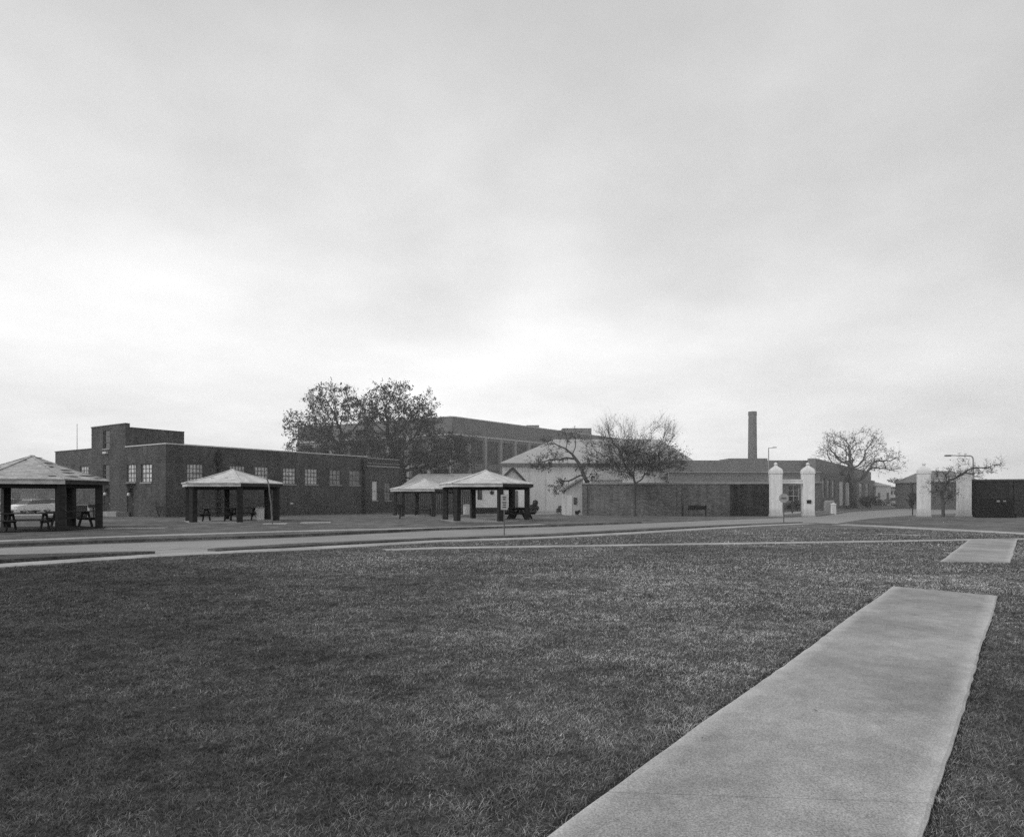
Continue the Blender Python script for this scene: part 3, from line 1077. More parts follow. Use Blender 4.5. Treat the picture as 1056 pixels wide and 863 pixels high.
def shed():
    Y = 57.5
    x0, x1 = at(583, Y), at(601, Y)
    root = empty('white_shed', (x0, Y, 0), 0, 'small white lean-to shed with sloping roof against the left end of the brick wall', 'shed')
    W = x1 - x0
    g0 = -.35
    za, zb = zat(505.5, Y), zat(494.5, Y)
    mb = MB().add([(0, 0, g0), (W, 0, g0), (W, 0, zb), (0, 0, za), (0, 4, g0), (W, 4, g0), (W, 4, zb), (0, 4, za)], [(0, 1, 2, 3), (7, 6, 5, 4), (1, 5, 6, 2), (4, 0, 3, 7), (3, 2, 6, 7)])
    mb.build('wall', M['siding2'], root)
    mb = MB().bar((-.25, 2, za - .12 + .07), (W + .1, 2, zb + .05 + .07), 4.4, .1)
    mb.build('roof', M['metal_mid'], root)
    m = MB().box(at(591.5, Y) - x0, at(594.8, Y) - x0, -.05, -.004, zat(520, Y), zat(513, Y))
    m.build('window', M['win_dark'], root)
    m = MB().box(at(585, Y) - x0, at(590, Y) - x0, -.04, -.004, g0, zat(511, Y)); m.build('door', M['white'], root)


shed()


def pale_shed():
    Y = 64
    x0, x1 = at(610, Y), at(642, Y)
    root = empty('pale_roofed_shed', (x0, Y, 0), 0, 'low shed with pale curved roof just showing over the brick wall', 'shed')
    MB().box(0, x1 - x0, 0, 5, -.4, zat(495, Y)).build('wall', M['siding2'], root)
    mb = MB()
    n = 8
    pts = []
    for i in range(n + 1):
        t = i / n
        pts.append((-.2 + (x1 - x0 + .4) * t, zat(495, Y) + math.sin(math.pi * t) ** .7 * (zat(486, Y) - zat(495, Y))))
    vs = [(p[0], -.2, p[1]) for p in pts] + [(p[0], 5.2, p[1]) for p in pts]
    mb.add(vs, [(i, i + 1, n + 2 + i, n + 1 + i) for i in range(n)] + [tuple(range(n, -1, -1))])
    mb.build('roof', M['paleroof2'], root)


pale_shed()


def pale_house():
    """pale low roof showing between the annex and the hall"""
    Y = 74
    x0, x1 = at(413, Y), at(512, Y)
    root = empty('low_house', (x0, Y, 0), 0, 'low house with a pale roof half hidden by oak twigs, between annex and white hall', 'building')
    W = x1 - x0
    g0 = -.5
    MB().box(0, W, 0, 8, g0, zat(504, Y)).build('wall', M['siding2'], root)
    ez, rz = zat(504, Y) + .05, zat(488.5, Y + 4)
    MB().add([(-.3, -.4, ez), (W + .3, -.4, ez), (W + .3, 8.4, ez), (-.3, 8.4, ez), (1.5, 4, rz), (W - 1.5, 4, rz)], [(0, 1, 5, 4), (1, 2, 5), (2, 3, 4, 5), (3, 0, 4), (0, 3, 2, 1)]).build('roof', M['shingle_old'], root)


pale_house()


# ---- low flat roofed works building behind the brick wall
def works():
    Y = 75
    x0, x1 = at(690, Y), at(846, Y)
    zt = zat(475.2, Y)
    root = empty('works_building', (x1, Y, 0), 0, 'long low flat roofed works building with stepped roof line, behind the brick wall', 'building')
    o = (x1, Y, 0)
    g0 = -.6
    Fr = Wall((x1, Y), (-1, 0), (0, -1), o)
    S = Wall((x1, Y), (at(902, 122) - x1, 122 - Y), (1, -1.2), o)
    sd = S.d
    S.n = Vector((sd.y, -sd.x, 0))
    uS = S.u(902)
    mb = MB()
    holes = [(u, u + 1.25, zat(517, Y), zat(500, Y)) for u in np.arange(.6, 4.6, 1.9)]
    Fr.face(mb, 0, x1 - x0, g0, zat(497, Y), [(float(a), float(b), c, d) for a, b, c, d in holes])
    hs = []
    for i, (a, b) in enumerate(((848, 851), (853, 856), (858, 861), (865.6, 869.8), (871.6, 876.4), (879, 882.5), (886, 889.5), (893, 896))):
        hs.append((S.u(a), S.u(b), zat(521, S.Y((a + b) / 2)) if i in (3, 4) else 1.2, 3.5 if i not in (3, 4) else 3.4))
    S.face(mb, 0, uS, g0, 4.25, hs)
    # back
    e = Vector(S.pt(uS, 0, 0))
    l = Vector((x0 - x1, 0, 0))
    mb.add([(e.x, e.y, g0), (e.x + l.x, e.y, g0), (e.x + l.x, e.y, 4.25), (e.x, e.y, 4.25)], [(0, 1, 2, 3)])
    mb.add([(l.x, 0, g0), (l.x + e.x, e.y, g0), (l.x + e.x, e.y, 4.25), (l.x, 0, 4.25)], [(3, 2, 1, 0)])
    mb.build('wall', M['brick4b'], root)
    # roof deck and the two stepped fascia bands
    z1, z2 = zat(497, Y), zat(486.6, Y)
    mb = MB()
    Fr.slab(mb, 0, x1 - x0, -.6, -.02, z1 - .2, z2 - .12)
    Fr.slab(mb, .0, x1 - x0, -5.2, -2.2, z2 - .5, zt + .18)
    S.slab(mb, .62, uS, -1.5, -.6, 4.2, zat(475.2, Y) + .35)
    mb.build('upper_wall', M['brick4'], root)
    mb = MB()
    Fr.slab(mb, -.05, x1 - x0, -2.1, .16, z2 - .1, z2 + .04)
    Fr.slab(mb, -.05, x1 - x0, -.6, .2, z1 - .12, z1 + .03)
    mb.build('coping', M['coping_dim'], root)
    mb = MB()
    mb.add([S.pt(0, -.62, 4.2), S.pt(uS, -.62, 4.2), (e.x + l.x, e.y, 4.2), (l.x, 0, 4.2)], [(0, 1, 2, 3)])
    Fr.slab(mb, 3, 8, -12, -8, 4.2, zt + .75)
    Fr.slab(mb, 13, 15.2, -12, -8, 4.2, zt + .7)
    mb.build('roof', M['brick4'], root)
    for i, h in enumerate(holes): Fr.window(root, tuple(map(float, h)), 2, 3, M['win_dark'], M['factory_trim'], False)
    for i, h in enumerate(hs):
        if i in (3, 4):
            m = MB(); S.slab(m, h[0], h[1], -.13, -.08, h[2], h[3]); m.build('door', M['siding2'], root)
        else: S.window(root, h, 1, 3, M['win_dim'], M['muntin'], False)


works()


# ---- far left long low building
def far_left():
    Y = 92
    x0, x1 = at(-160, Y), at(72, Y)
    root = empty('low_brick_building', (x1, Y, 0), 0, 'long low brick building with a pale roof edge beyond the parked cars', 'building')
    W = x1 - x0
    o = (x1, Y, 0)
    Fr = Wall((x1, Y), (-1, 0), (0, -1), o)
    zt = zat(504, Y)
    hs = [(u, u + 1.2, .8, 1.9) for u in (3.2, 7.1, 11.0, 14.9, 18.8, 22.7)]
    mb = MB(); Fr.face(mb, 0, W, -.6, zt, hs)
    mb.add([(0, 0, -.6), (0, 8, -.6), (0, 8, zt), (0, 0, zt)], [(0, 1, 2, 3)])
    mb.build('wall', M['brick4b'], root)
    mb = MB(); Fr.slab(mb, -.2, W, -8, .3, zt, zat(500, Y)); mb.build('roof', M['coping_dim'], root)
    for h in hs: Fr.window(root, h, 2, 2, M['win_dark'], M['muntin'], False)


far_left()


# ---- brick boundary wall
def brick_wall():
    P0, P1 = Vector((at(600.5, 56.2), 56.2, 0)), Vector((at(795, 53.2), 53.2, 0))
    d = (P1 - P0).normalized()
    root = empty('boundary_wall', (P0.x, P0.y, 0), 0, 'long weathered brick boundary wall with piers and coping, left of the white gate', 'wall')
    o = (P0.x, P0.y, 0)
    W = Wall(P0, d, (d.y, -d.x), o)
    L = (P1 - P0).length
    zt = zat(498.2, 55.5)
    ud = W.u(755)
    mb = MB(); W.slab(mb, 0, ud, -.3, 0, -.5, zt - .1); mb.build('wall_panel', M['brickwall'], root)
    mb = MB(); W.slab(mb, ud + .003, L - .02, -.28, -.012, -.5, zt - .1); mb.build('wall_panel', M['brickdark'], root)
    mb = MB(); W.slab(mb, -.04, L - .02, -.36, .07, zt - .098, zt + .03); mb.build('coping', M['coping_dim'], root)
    for a, b in ((600.8, 605.5), (698.4, 702.4), (753, 756.5), (760, 763.5)):
        mb = MB(); W.slab(mb, W.u(a), W.u(b), .003, .12, -.5, zt - .15); mb.build('pier', M['brickwall'] if a < 740 else M['brickdark'], root)


brick_wall()


def right_wall():
    P0 = Vector((at(1001.5, 50.5), 50.5, 0))
    P1 = Vector((at(1180, 46), 46, 0))
    d = (P1 - P0).normalized()
    root = empty('boundary_wall', (P0.x, P0.y, 0), 0, 'dark brick boundary wall running right from the last white gate pillar', 'wall')
    W = Wall(P0, d, (d.y, -d.x), (P0.x, P0.y, 0))
    zt = zat(494.6, 50)
    L = (P1 - P0).length
    mb = MB(); W.slab(mb, .05, L, -.3, 0, -.5, zt - .1); mb.build('wall_panel', M['brickright'], root)
    mb = MB(); W.slab(mb, .05, L, -.36, .07, zt - .098, zt + .03); mb.build('coping', M['coping_dark'], root)
    for a, b in ((1040.5, 1044), (1088, 1092)):
        mb = MB(); W.slab(mb, W.u(a), W.u(b), .003, .12, -.5, zt - .15); mb.build('pier', M['brick_pier'], root)


right_wall()


# ---- gate pillars
def gate():
    cat, grp = 'gate pillar', 'white gate pillars'
    Yp = 51.5
    # centre px, width px
    Z0 = gz(Yp) - .02

    def pillar(name, px, label, Y=Yp):
        r = empty(name, (at(px, Y), Y, gz(Y)), R(-22 if px > 900 else -10), label, cat, grp)
        H = 4.3
        h = .42
        MB().lathe((0, 0, 0), [(h + .04, -.1), (h + .04, .16), (h, .19), (h, H - .86)], sq=True).build('shaft', M['pillar'], r, bevel=.015)
        MB().lathe((0, 0, 0), [(h + .02, H - .858), (h + .05, H - .84), (h + .05, H - .78), (h + .01, H - .76)], sq=True).build('necking', M['pillar'], r, bevel=.01)
        MB().lathe((0, 0, 0), [(h + .02, H - .758), (h + .03, H - .66), (h - .0, H - .54), (h - .1, H - .42), (h - .22, H - .33), (.13, H - .27), (.09, H - .2)], sq=True).build('cap', M['pillar'], r, bevel=.01)
        MB().lathe((0, 0, H - .2), [(.06, 0), (.11, .03), (.15, .1), (.13, .17), (.07, .22), (.01, .25)], 14).build('finial', M['pillar'], r, smooth=True)
        return r
    pillar('gate_pillar', 800, 'white gate pillar with domed cap at the end of the long brick wall')
    p2 = pillar('gate_pillar', 833, 'white gate pillar with a small dark plaque low on its face')
    m = MB().box(-.18, .14, -.48, -.423, 1.06, 1.34); m.build('plaque', M['metal_dark'], p2)
    pillar('gate_pillar', 952.6, 'white gate pillar with domed cap just right of the gate roadway')
    pillar('gate_pillar', 994, 'white gate pillar partly behind twigs, joining the dark right wall', 50.7)
    for pa, pb, y, g in ((800, 833, 496.8, 'white beam joining the two left gate pillars'), (952.6, 994, 494.6, 'white beam joining the two right gate pillars')):
        xa, xb = at(pa, Yp) + .44, at(pb, Yp) - .44
        z = zat(y, Yp)
        r = empty('gate_beam', (xa, Yp, z), 0, g, 'gate beam', 'gate beams')
        MB().box(-.06, xb - xa + .06, -.16, .16, -.15, .1).build('beam', M['white'], r)
        MB().box(0, xb - xa, -.2, .2, .102, .2).build('beam_cap', M['white'], r)


gate()


# ---- hexagonal shelters
def make_shelter(peak=3.12, old=False):
    r = empty('picnic_shelter', (0, 0, 0))
    Rp, Re, eb, et = 2.6, 3.0, 2.06, 2.27
    hexa = lambda rad: [(rad * math.cos(R(60 * k)), rad * math.sin(R(60 * k))) for k in range(6)]
    for k in range(6):
        m = MB()
        a = R(60 * k)
        c, s = math.cos(a), math.sin(a)
        w = .15
        pts = [(Rp * c + (p * c - q * s), Rp * s + (p * s + q * c)) for p, q in ((-w, -w), (w, -w), (w, w), (-w, w))]
        m.prism(pts, -.1, eb - .02)
        m.build('brick_pier', M['brick_pier'], r)
    # ring beam + fascia boards
    ho, hi = hexa(Rp + .12), hexa(Rp - .12)
    mb = MB()
    for k in range(6):
        j = (k + 1) % 6
        vs = [(*ho[k], eb - .16), (*ho[j], eb - .16), (*hi[j], eb - .16), (*hi[k], eb - .16), (*ho[k], eb + .02), (*ho[j], eb + .02), (*hi[j], eb + .02), (*hi[k], eb + .02)]
        mb.add(vs, [(0, 3, 2, 1), (4, 5, 6, 7), (0, 1, 5, 4), (2, 3, 7, 6)])
    mb.build('ring_beam', M['wood_dark'], r)
    fo, fi = hexa(Re), hexa(Re - .06)
    for k in range(6):
        j = (k + 1) % 6
        mb = MB()
        vs = [(*fo[k], eb), (*fo[j], eb), (*fi[j], eb), (*fi[k], eb), (*fo[k], et), (*fo[j], et), (*fi[j], et), (*fi[k], et)]
        mb.add(vs, [(0, 3, 2, 1), (4, 5, 6, 7), (0, 1, 5, 4), (2, 3, 7, 6), (1, 2, 6, 5), (3, 0, 4, 7)])
        mb.build('fascia', M['fascia'] if k in (4, 3, 2) else M['fascia_dark'], r)  # lit and shaded sides painted on: pale boards left and front, dark right
    # roof skin, slightly sagging between the hips
    ro = hexa(Re + .07)
    mb = MB()
    n = 6
    for k in range(6):
        j = (k + 1) % 6
        a, b = Vector((*ro[k], et + .02)), Vector((*ro[j], et + .02))
        p = Vector((0, 0, peak))
        for t0 in range(n):
            u0, u1 = t0 / n, (t0 + 1) / n
            vs = [a.lerp(p, u0), b.lerp(p, u0), b.lerp(p, u1), a.lerp(p, u1)]
            for q, u in zip(vs, (u0, u0, u1, u1)): q.z -= .05 * math.sin(math.pi * u)
            if t0 < n - 1: mb.add(vs, [(0, 1, 2, 3)])
            else: mb.add(vs[:2] + [p], [(0, 1, 2)])
        mb.add([(*ro[k], et - .03), (*ro[j], et - .03), (*ro[j], et + .02), (*ro[k], et + .02)], [(0, 1, 2, 3)])
    mb.add([(*q, et - .03) for q in ro], [tuple(range(6))[::-1]])
    mb.build('roof', M['shingle_old'] if old else M['shingle'], r)
    mb = MB()
    for k in range(6):
        a, p = Vector((*hexa(Re + .08)[k], et + .03)), Vector((0, 0, peak + .012))
        for i in range(6):
            q0, q1 = a.lerp(p, i / 6), a.lerp(p, (i + 1) / 6)
            q0.z -= .045 * math.sin(math.pi * i / 6); q1.z -= .045 * math.sin(math.pi * (i + 1) / 6)
            mb.bar(q0, q1, .12, .016)
    mb.lathe((0, 0, peak), [(.14, -.04), (.1, .015), (.02, .03)], 6)
    mb.build('hip_cap', M['shingle_old'] if old else M['shingle'], r)
    mb = MB()
    for k in range(12):
        a = R(30 * k)
        mb.bar((2.55 * math.cos(a), 2.55 * math.sin(a), et - .1), (.15 * math.cos(a), .15 * math.sin(a), peak - .2), .06, .12)
    mb.build('rafters', M['wood_dark'], r)
    mb = MB(); mb.prism(hexa(2.9), -.1, .035); mb.build('floor_slab', M['soil'] if old else M['lot'], r)
    return r


def roof_patch(parent, spots, peak, rz_loc=0):
    """places where shingles have come away"""
    Re, et = 3.07, 2.29
    mb = MB()
    rnd = random.Random(8)
    for (k, u, v, w, h) in spots:
        a = Vector((Re * math.cos(R(60 * k)), Re * math.sin(R(60 * k)), et))
        b = Vector((Re * math.cos(R(60 * k + 60)), Re * math.sin(R(60 * k + 60)), et))
        p = Vector((0, 0, peak))
        nrm = (b - a).cross(p - a).normalized()
        along = (b - a).normalized()
        up = nrm.cross(along)
        m = (a + b) / 2
        run = (p - m).length
        c = m + up * (run * v) + along * u + nrm * (.018 - .05 * math.sin(math.pi * v))
        ring = []
        for i in range(9):
            t = 2 * math.pi * i / 9
            ring.append(c + along * (w * math.cos(t) * rnd.uniform(.7, 1.1)) + up * (h * math.sin(t) * rnd.uniform(.7, 1.1)) + nrm * .004)
        mb.add(ring, [tuple(range(9))])
    mb.build('bare_patch', M['bare'], parent)


SH = []
GRP = 'hexagonal picnic shelters'
s1 = make_shelter(3.4, True)
s1.location = (at(33, 29.5), 29.5, 0); s1.rotation_euler.z = R(29.6)
tag(s1, 'nearest hexagonal picnic shelter with ragged patchy shingles, at the left edge', 'picnic shelter', GRP)
# faces of s1: k=4 is turned to the road, k=5 to the right
roof_patch(s1, [(5, -.5, .55, .35, .05), (5, .1, .42, .5, .06), (5, -.3, .3, .5, .05), (5, .5, .18, .7, .06), (5, -.7, .12, .5, .05), (4, .3, .9, .18, .05), (4, -.2, .8, .1, .04), (4, 1.0, .12, .2, .05), (4, .9, .5, .08, .04), (5, .0, .7, .3, .06), (5, .9, .07, .4, .05), (3, .4, .1, .6, .06), (3, 0, .5, .3, .05)], 3.4)
s2 = make_shelter(3.12)
s2.location = (at(240, 38.6), 38.6, gz(38.6)); s2.rotation_euler.z = R(1.5)
tag(s2, 'hexagonal picnic shelter standing in front of the dark brick building windows', 'picnic shelter', GRP)
s4 = copy_tree(s2)
s4.location = (at(501, 40), 40, gz(40)); s4.rotation_euler.z = R(-8.6)
s4['label'] = 'hexagonal picnic shelter in front of the small gabled white house'
s3 = copy_tree(s2)
s3.location = (at(438, 54), 54, gz(54)); s3.rotation_euler.z = R(-7)
s3['label'] = 'smaller looking far hexagonal shelter in front of the dark slatted fence'
roof_patch(s2, [(4, -.5, .38, .16, .03), (4, .3, .38, .16, .03)], 3.12)


# ---- picnic tables
def make_table():
    r = empty('picnic_table', (0, 0, 0))
    mb = MB()
    for i in range(5): mb.box(-.92, .92, -.37 + i * .15, -.37 + i * .15 + .135, .715, .755)
    mb.build('tabletop', M['wood_top'], r, bevel=.004)
    for s in (-1, 1):
        mb = MB()
        for i in range(2): mb.box(-.92, .92, s * .72 - .14 + i * .145, s * .72 - .14 + i * .145 + .13, .425, .46)
        mb.build('bench', M['wood_top'], r, bevel=.004)
    for s in (-1, 1):
        x = .62 * s
        for q in (-1, 1):
            mb = MB(); mb.bar((x, q * .62, 0), (x, q * .24, .7), .05, .14)
            mb.build('leg', M['wood'], r)
        mb = MB(); mb.box(x + .03 * s, x + .075 * s, -.84, .84, .31, .42) if s > 0 else mb.box(x - .075, x - .03, -.84, .84, .31, .42)
        mb.box(x - .02, x + .02, -.36, .36, .61, .71)
        mb.build('brace', M['wood'], r)
    return r


tb = make_table()
TG = 'wooden picnic tables'
spots = [(29, 28.3, 22, 'wooden picnic table under the near left shelter, nearest of its two'), (74, 31.2, 60, 'wooden picnic table behind the right piers of the patchy shelter'),
         (224, 38.2, 6, 'wooden picnic table in the left half of the shelter by the brick building'), (252, 39.6, 4, 'wooden picnic table behind the front pier of the shelter by the brick building'),
         (436, 54.2, 10, 'wooden picnic table in the far shelter before the slatted fence'), (536, 41.5, 70, 'wooden picnic table between the right piers of the shelter by the gabled house')]
for i, (px, Y, a, lab) in enumerate(spots):
    t = tb if i == 0 else copy_tree(tb)
    t.location = (at(px, Y), Y, gz(Y) + .035)
    t.rotation_euler.z = R(a)
    tag(t, lab, 'picnic table', TG)


# ---- small street furniture
def bin_(name, px, Y, w, h, label, mat, lidmat):
    r = empty(name, (at(px, Y), Y, gz(Y) + .03), 0, label, 'bin')
    MB().lathe((0, 0, 0), [(w * .45, 0), (w * .5, .03), (w * .52, h * .86), (w * .5, h * .87)], 18).build('body', mat, r, smooth=False)
    MB().lathe((0, 0, 0), [(w * .54, h * .872), (w * .54, h * .92), (w * .3, h), (w * .05, h * 1.01)], 18).build('lid', lidmat, r)


bin_('litter_bin', 268, 39.3, .5, .82, 'pale litter bin between the right piers of the second shelter', M['white'], M['sign'])
bin_('litter_bin', 481, 58, .6, .95, 'pale bin by the white house wing, seen between two shelters', M['siding'], M['metal'])


def utility_box():
    Y = 49
    x = at(86, Y)
    r = empty('utility_box', (x, Y, gz(Y)), R(25), 'grey utility cabinet with a pale side standing by the brick building tower', 'cabinet')
    MB().box(-.42, .3, -.3, .3, -.05, .92).build('body', M['metal_dark'], r, bevel=.01)
    MB().box(.303, .42, -.28, .28, -.05, .88).build('side_panel', M['white'], r)
    MB().box(-.46, .44, -.34, .34, .923, .96).build('lid', M['metal'], r)


utility_box()


def grill(px, Y, label):
    r = empty('park_grill', (at(px, Y), Y, gz(Y)), R(20), label, 'grill', 'park grills')
    MB().tube((0, 0, -.1), (0, 0, .75), .05).build('post', M['metal_dark'], r)
    MB().box(-.28, .28, -.2, .2, .75, .98).build('firebox', M['metal_dark'], r)


grill(96.5, 44, 'dark pedestal grill between the tower and the near shelter')
grill(412.4, 43.5, 'dark pedestal grill at the left corner of the far shelter')


def post_sign():
    Y = 24.6
    x = at(520, Y)
    r = empty('street_sign', (x, Y, .0), R(4), 'narrow upright white road sign on a thin post at the near kerb', 'sign')
    MB().tube((0, 0, 0), (0, 0, 1.62), .022).build('post', M['metal_mid'], r)
    MB().box(-.135, .135, -.03, -.022, 1.02, 1.6).build('sign_face', M['sign'], r)
    mb = MB()
    for i, (w, z) in enumerate(((.07, 1.5), (.05, 1.42), (.075, 1.3), (.06, 1.21), (.07, 1.12))):
        mb.box(-w, w, -.036, -.031, z - .022, z + .022)
    mb.build('lettering', M['sign_mark'], r)


post_sign()


def octagon_sign():
    Y = 36.0
    x = at(808.3, Y)
    r = empty('road_sign', (x, Y, 0), R(-14), 'weathered eight sided road sign on a post before the first white pillar', 'sign')
    MB().tube((0, .03, 0), (0, .03, 1.85), .03).build('post', M['metal_mid'], r)
    mb = MB()
    z = zat(513.6, Y)
    ring = [(.27 * math.cos(R(22.5 + 45 * k)), .27 * math.sin(R(22.5 + 45 * k))) for k in range(8)]
    vs = [(a, -.02, z + b) for a, b in ring] + [(a, -.005, z + b) for a, b in ring]
    mb.add(vs, [tuple(range(8)), tuple(range(8, 16))[::-1]] + [((i + 1) % 8, i, 8 + i, 8 + (i + 1) % 8) for i in range(8)])
    mb.build('sign_face', M['signgrey'], r)
    mb = MB(); mb.box(-.13, .13, -.026, -.021, z - .05, z + .05); mb.build('lettering', M['metal_mid'], r)


octagon_sign()


def low_sign():
    Y = 52.5
    r = empty('low_board', (at(716, Y), Y, gz(Y)), R(2), 'low dark board on two posts in front of the weathered brick wall', 'board')
    w = .96
    for s in (-1, 1): MB().box(s * w - .05, s * w + .05, -.05, .05, -.1, .92).build('post', M['metal_dark'], r)
    MB().box(-w + .45, w - .052, -.035, .035, .52, .88).build('board', M['black'], r)
    MB().box(-w + .052, -w + .447, -.02, .02, .78, .86).build('rail', M['metal_mid'], r)


low_sign()


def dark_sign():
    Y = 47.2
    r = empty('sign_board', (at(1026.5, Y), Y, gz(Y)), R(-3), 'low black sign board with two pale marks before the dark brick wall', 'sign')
    MB().box(-1.3, 1.3, -.3, .3, -.1, .32).build('base', M['black'], r, bevel=.02)  # black block shaped to stand in for the shadow beneath the panel
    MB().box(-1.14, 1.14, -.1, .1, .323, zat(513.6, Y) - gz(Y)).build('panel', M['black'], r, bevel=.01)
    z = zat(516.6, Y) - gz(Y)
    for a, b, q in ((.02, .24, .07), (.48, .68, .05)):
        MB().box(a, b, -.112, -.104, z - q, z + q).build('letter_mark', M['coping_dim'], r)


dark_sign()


def street_lamps():
    # behind the left gate pillars
    Y = 70
    x = at(792.6, Y)
    r = empty('street_lamp', (x, Y, gz(Y)), 0, 'slim street lamp with a short arm behind the end of the brick wall', 'street lamp', 'street lamps')
    zt = zat(461.5, Y) - gz(Y)
    MB().tube((0, 0, -.1), (0, 0, zt), .08, .05).build('pole', M['metal'], r)
    MB().tube((0, 0, zt - .05), (.7, 0, zt - .02), .03).build('arm', M['metal'], r)
    MB().box(.45, .85, -.12, .12, zt - .05, zt + .1).build('lamp_head', M['lamp'], r, bevel=.03)
    Y = 62
    x = at(1003.6, Y)
    r = empty('street_lamp', (x, Y, gz(Y)), 0, 'street lamp with a long arm reaching left above the dark right wall', 'street lamp', 'street lamps')
    zt = zat(470, Y) - gz(Y)
    MB().tube((0, 0, -.1), (0, 0, zt - .35), .1, .07).build('pole', M['metal'], r)
    mb = MB()
    prev = None
    for i in range(7):
        t = i / 6 * math.pi / 2
        p = Vector((-.35 * (1 - math.cos(t)), 0, zt - .35 + .35 * math.sin(t)))
        if prev is not None: mb.tube(prev, p, .06)
        prev = p
    xe = at(980, Y) - x
    mb.tube(prev, (xe, 0, zt + .04), .06, .045)
    mb.build('arm', M['metal'], r)
    MB().box(xe - .5, xe + .05, -.14, .14, zt - .06, zt + .09).build('lamp_head', M['metal_mid'], r, bevel=.03)


street_lamps()


def utility_pole():
    Y = 88
    r = empty('utility_pole', (at(939.5, Y), Y, gz(Y)), R(-8), 'wooden utility pole with two crossarms beyond the gate roadway', 'utility pole')
    zt = zat(497.2, Y) - gz(Y)
    MB().tube((0, 0, -.2), (0, 0, zt), .14, .11).build('pole', M['bark_mid'], r)
    for dz in (.12, .42):
        MB().box(-.95, .45, -.18, -.112, zt - dz - .05, zt - dz + .05).build('crossarm', M['bark_mid'], r)


utility_pole()


# ---- slatted fence behind the far shelter
def slat_fence():
    Y = 62
    x0, x1 = at(411, Y), at(487, Y)
    root = empty('slat_fence', (x0, Y, gz(Y)), 0, 'tall dark vertical board fence behind the far shelter', 'fence')
    rnd = random.Random(5)
    zt = zat(505.2, Y) - gz(Y)
    mb = MB()
    x = 0
    while x < x1 - x0:
        w = .17
        mb.box(x, x + w, -.015 + rnd.uniform(-.008, .008), .015, 0, zt - rnd.uniform(0, .06))
        x += .185
    mb.build('boards', M['fence'], root)
    n = 4
    for i in range(n + 1):
        xx = (x1 - x0) * i / n
        MB().box(xx - .07, xx + .07, .03, .15, -.1, zt).build('post', M['wood_dark'], root)
    MB().box(0, x1 - x0, .16, .2, .4, .5).build('rail', M['wood_dark'], root)


slat_fence()


# ---- vehicles
def car(px, Y, rz, g, label, name='parked_car', kind='sedan', group='cars in the car park'):
    r = empty(name, (at(px, Y), Y, gz(Y) + .012), R(rz), label, 'car' if kind != 'van' else 'van', group)
    paint = car_paint('car_paint', g)
    if kind == 'van':
        L, low, belt, roof, hw = 4.9, .35, 1.1, 2.0, .95
        prof = [(-L / 2, low), (L / 2, low), (L / 2, .95), (L / 2 - .5, 1.1), (L / 2 - 1.3, roof - .08), (L / 2 - 1.5, roof), (-L / 2 + .1, roof), (-L / 2, roof - .15)]
        cab = None
    else:
        L, low, hw = 4.5, .28, .87
        prof = [(-L / 2, low + .12), (-L / 2 + .1, low), (L / 2 - .1, low), (L / 2, low + .15), (L / 2 - .02, .68), (L / 2 - .2, .8), (L / 2 - 1.25, .93), (-L / 2 + 1.0, .96), (-L / 2 + .1, .93), (-L / 2, .8)]
        cab = [(L / 2 - 1.3, .92), (L / 2 - 2.0, 1.38), (-L / 2 + 1.25, 1.4), (-L / 2 + .65, .95)]
    def loft(pr, hwb, hwt, zb, zt):
        mb = MB()
        n = len(pr)
        f = lambda z: hwb + (hwt - hwb) * min(1, max(0, (z - zb) / (zt - zb)))
        vs = [(x, -f(z), z) for x, z in pr] + [(x, f(z), z) for x, z in pr]
        mb.add(vs, [tuple(range(n)), tuple(range(n, 2 * n))[::-1]] + [((i + 1) % n, i, n + i, n + (i + 1) % n) for i in range(n)])
        return mb
    if kind == 'van':
        loft(prof, hw, hw * .9, 1.0, 2.0).build('body', paint, r, bevel=.05)
        mb = MB()
        for s in (-1, 1):
            y0 = s * (hw * .953 + .006)
            y1 = s * (hw * .90 + .006)
            for a, b in ((-2.2, -1.2), (-1.0, 0), (.2, 1.1)):
                mb.add([(a, y0 * 1.0, 1.25), (b, y0, 1.25), (b - .08, y1, 1.85), (a + .05, y1, 1.85)], [(0, 1, 2, 3)])
        mb.add([(L / 2 - .62, -.78, 1.2), (L / 2 - .62, .78, 1.2), (L / 2 - 1.25, .72, 1.84), (L / 2 - 1.25, -.72, 1.84)], [(0, 1, 2, 3)])
        mb.build('window', M['carglass'], r)
    else:
        loft(prof, hw, hw * .96, .3, .95).build('body', paint, r, bevel=.05)
        loft(cab, hw * .92, hw * .68, .93, 1.4).build('window', M['carglass'], r)
        MB().prism([(L / 2 - 1.98, -hw * .67), (L / 2 - 1.98, hw * .67), (-L / 2 + 1.27, hw * .67), (-L / 2 + 1.27, -hw * .67)][::-1], 1.37, 1.42).build('roof', paint, r, bevel=.02)
    for sx in (-1, 1):
        for sy in (-1, 1):
            w = empty('wheel', (sx * (L / 2 - .82), sy * (hw - .12), .31)); w.parent = r
            MB().tube((0, -.1, 0), (0, .1, 0), .31, n=20).build('tyre', M['tyre'], w)
            MB().tube((0, sy * .1, 0), (0, sy * .115, 0), .17, n=14).build('rim', M['hub'], w)
    for sy in (-1, 1):
        MB().box(L / 2 - .04, L / 2 + .02, sy * .62 - .16, sy * .62 + .16, .58, .72).build('headlight', M['headlamp'], r)
    MB().box(L / 2 - .03, L / 2 + .05, -.8, .8, .33, .45).build('bumper', M['hub'], r)


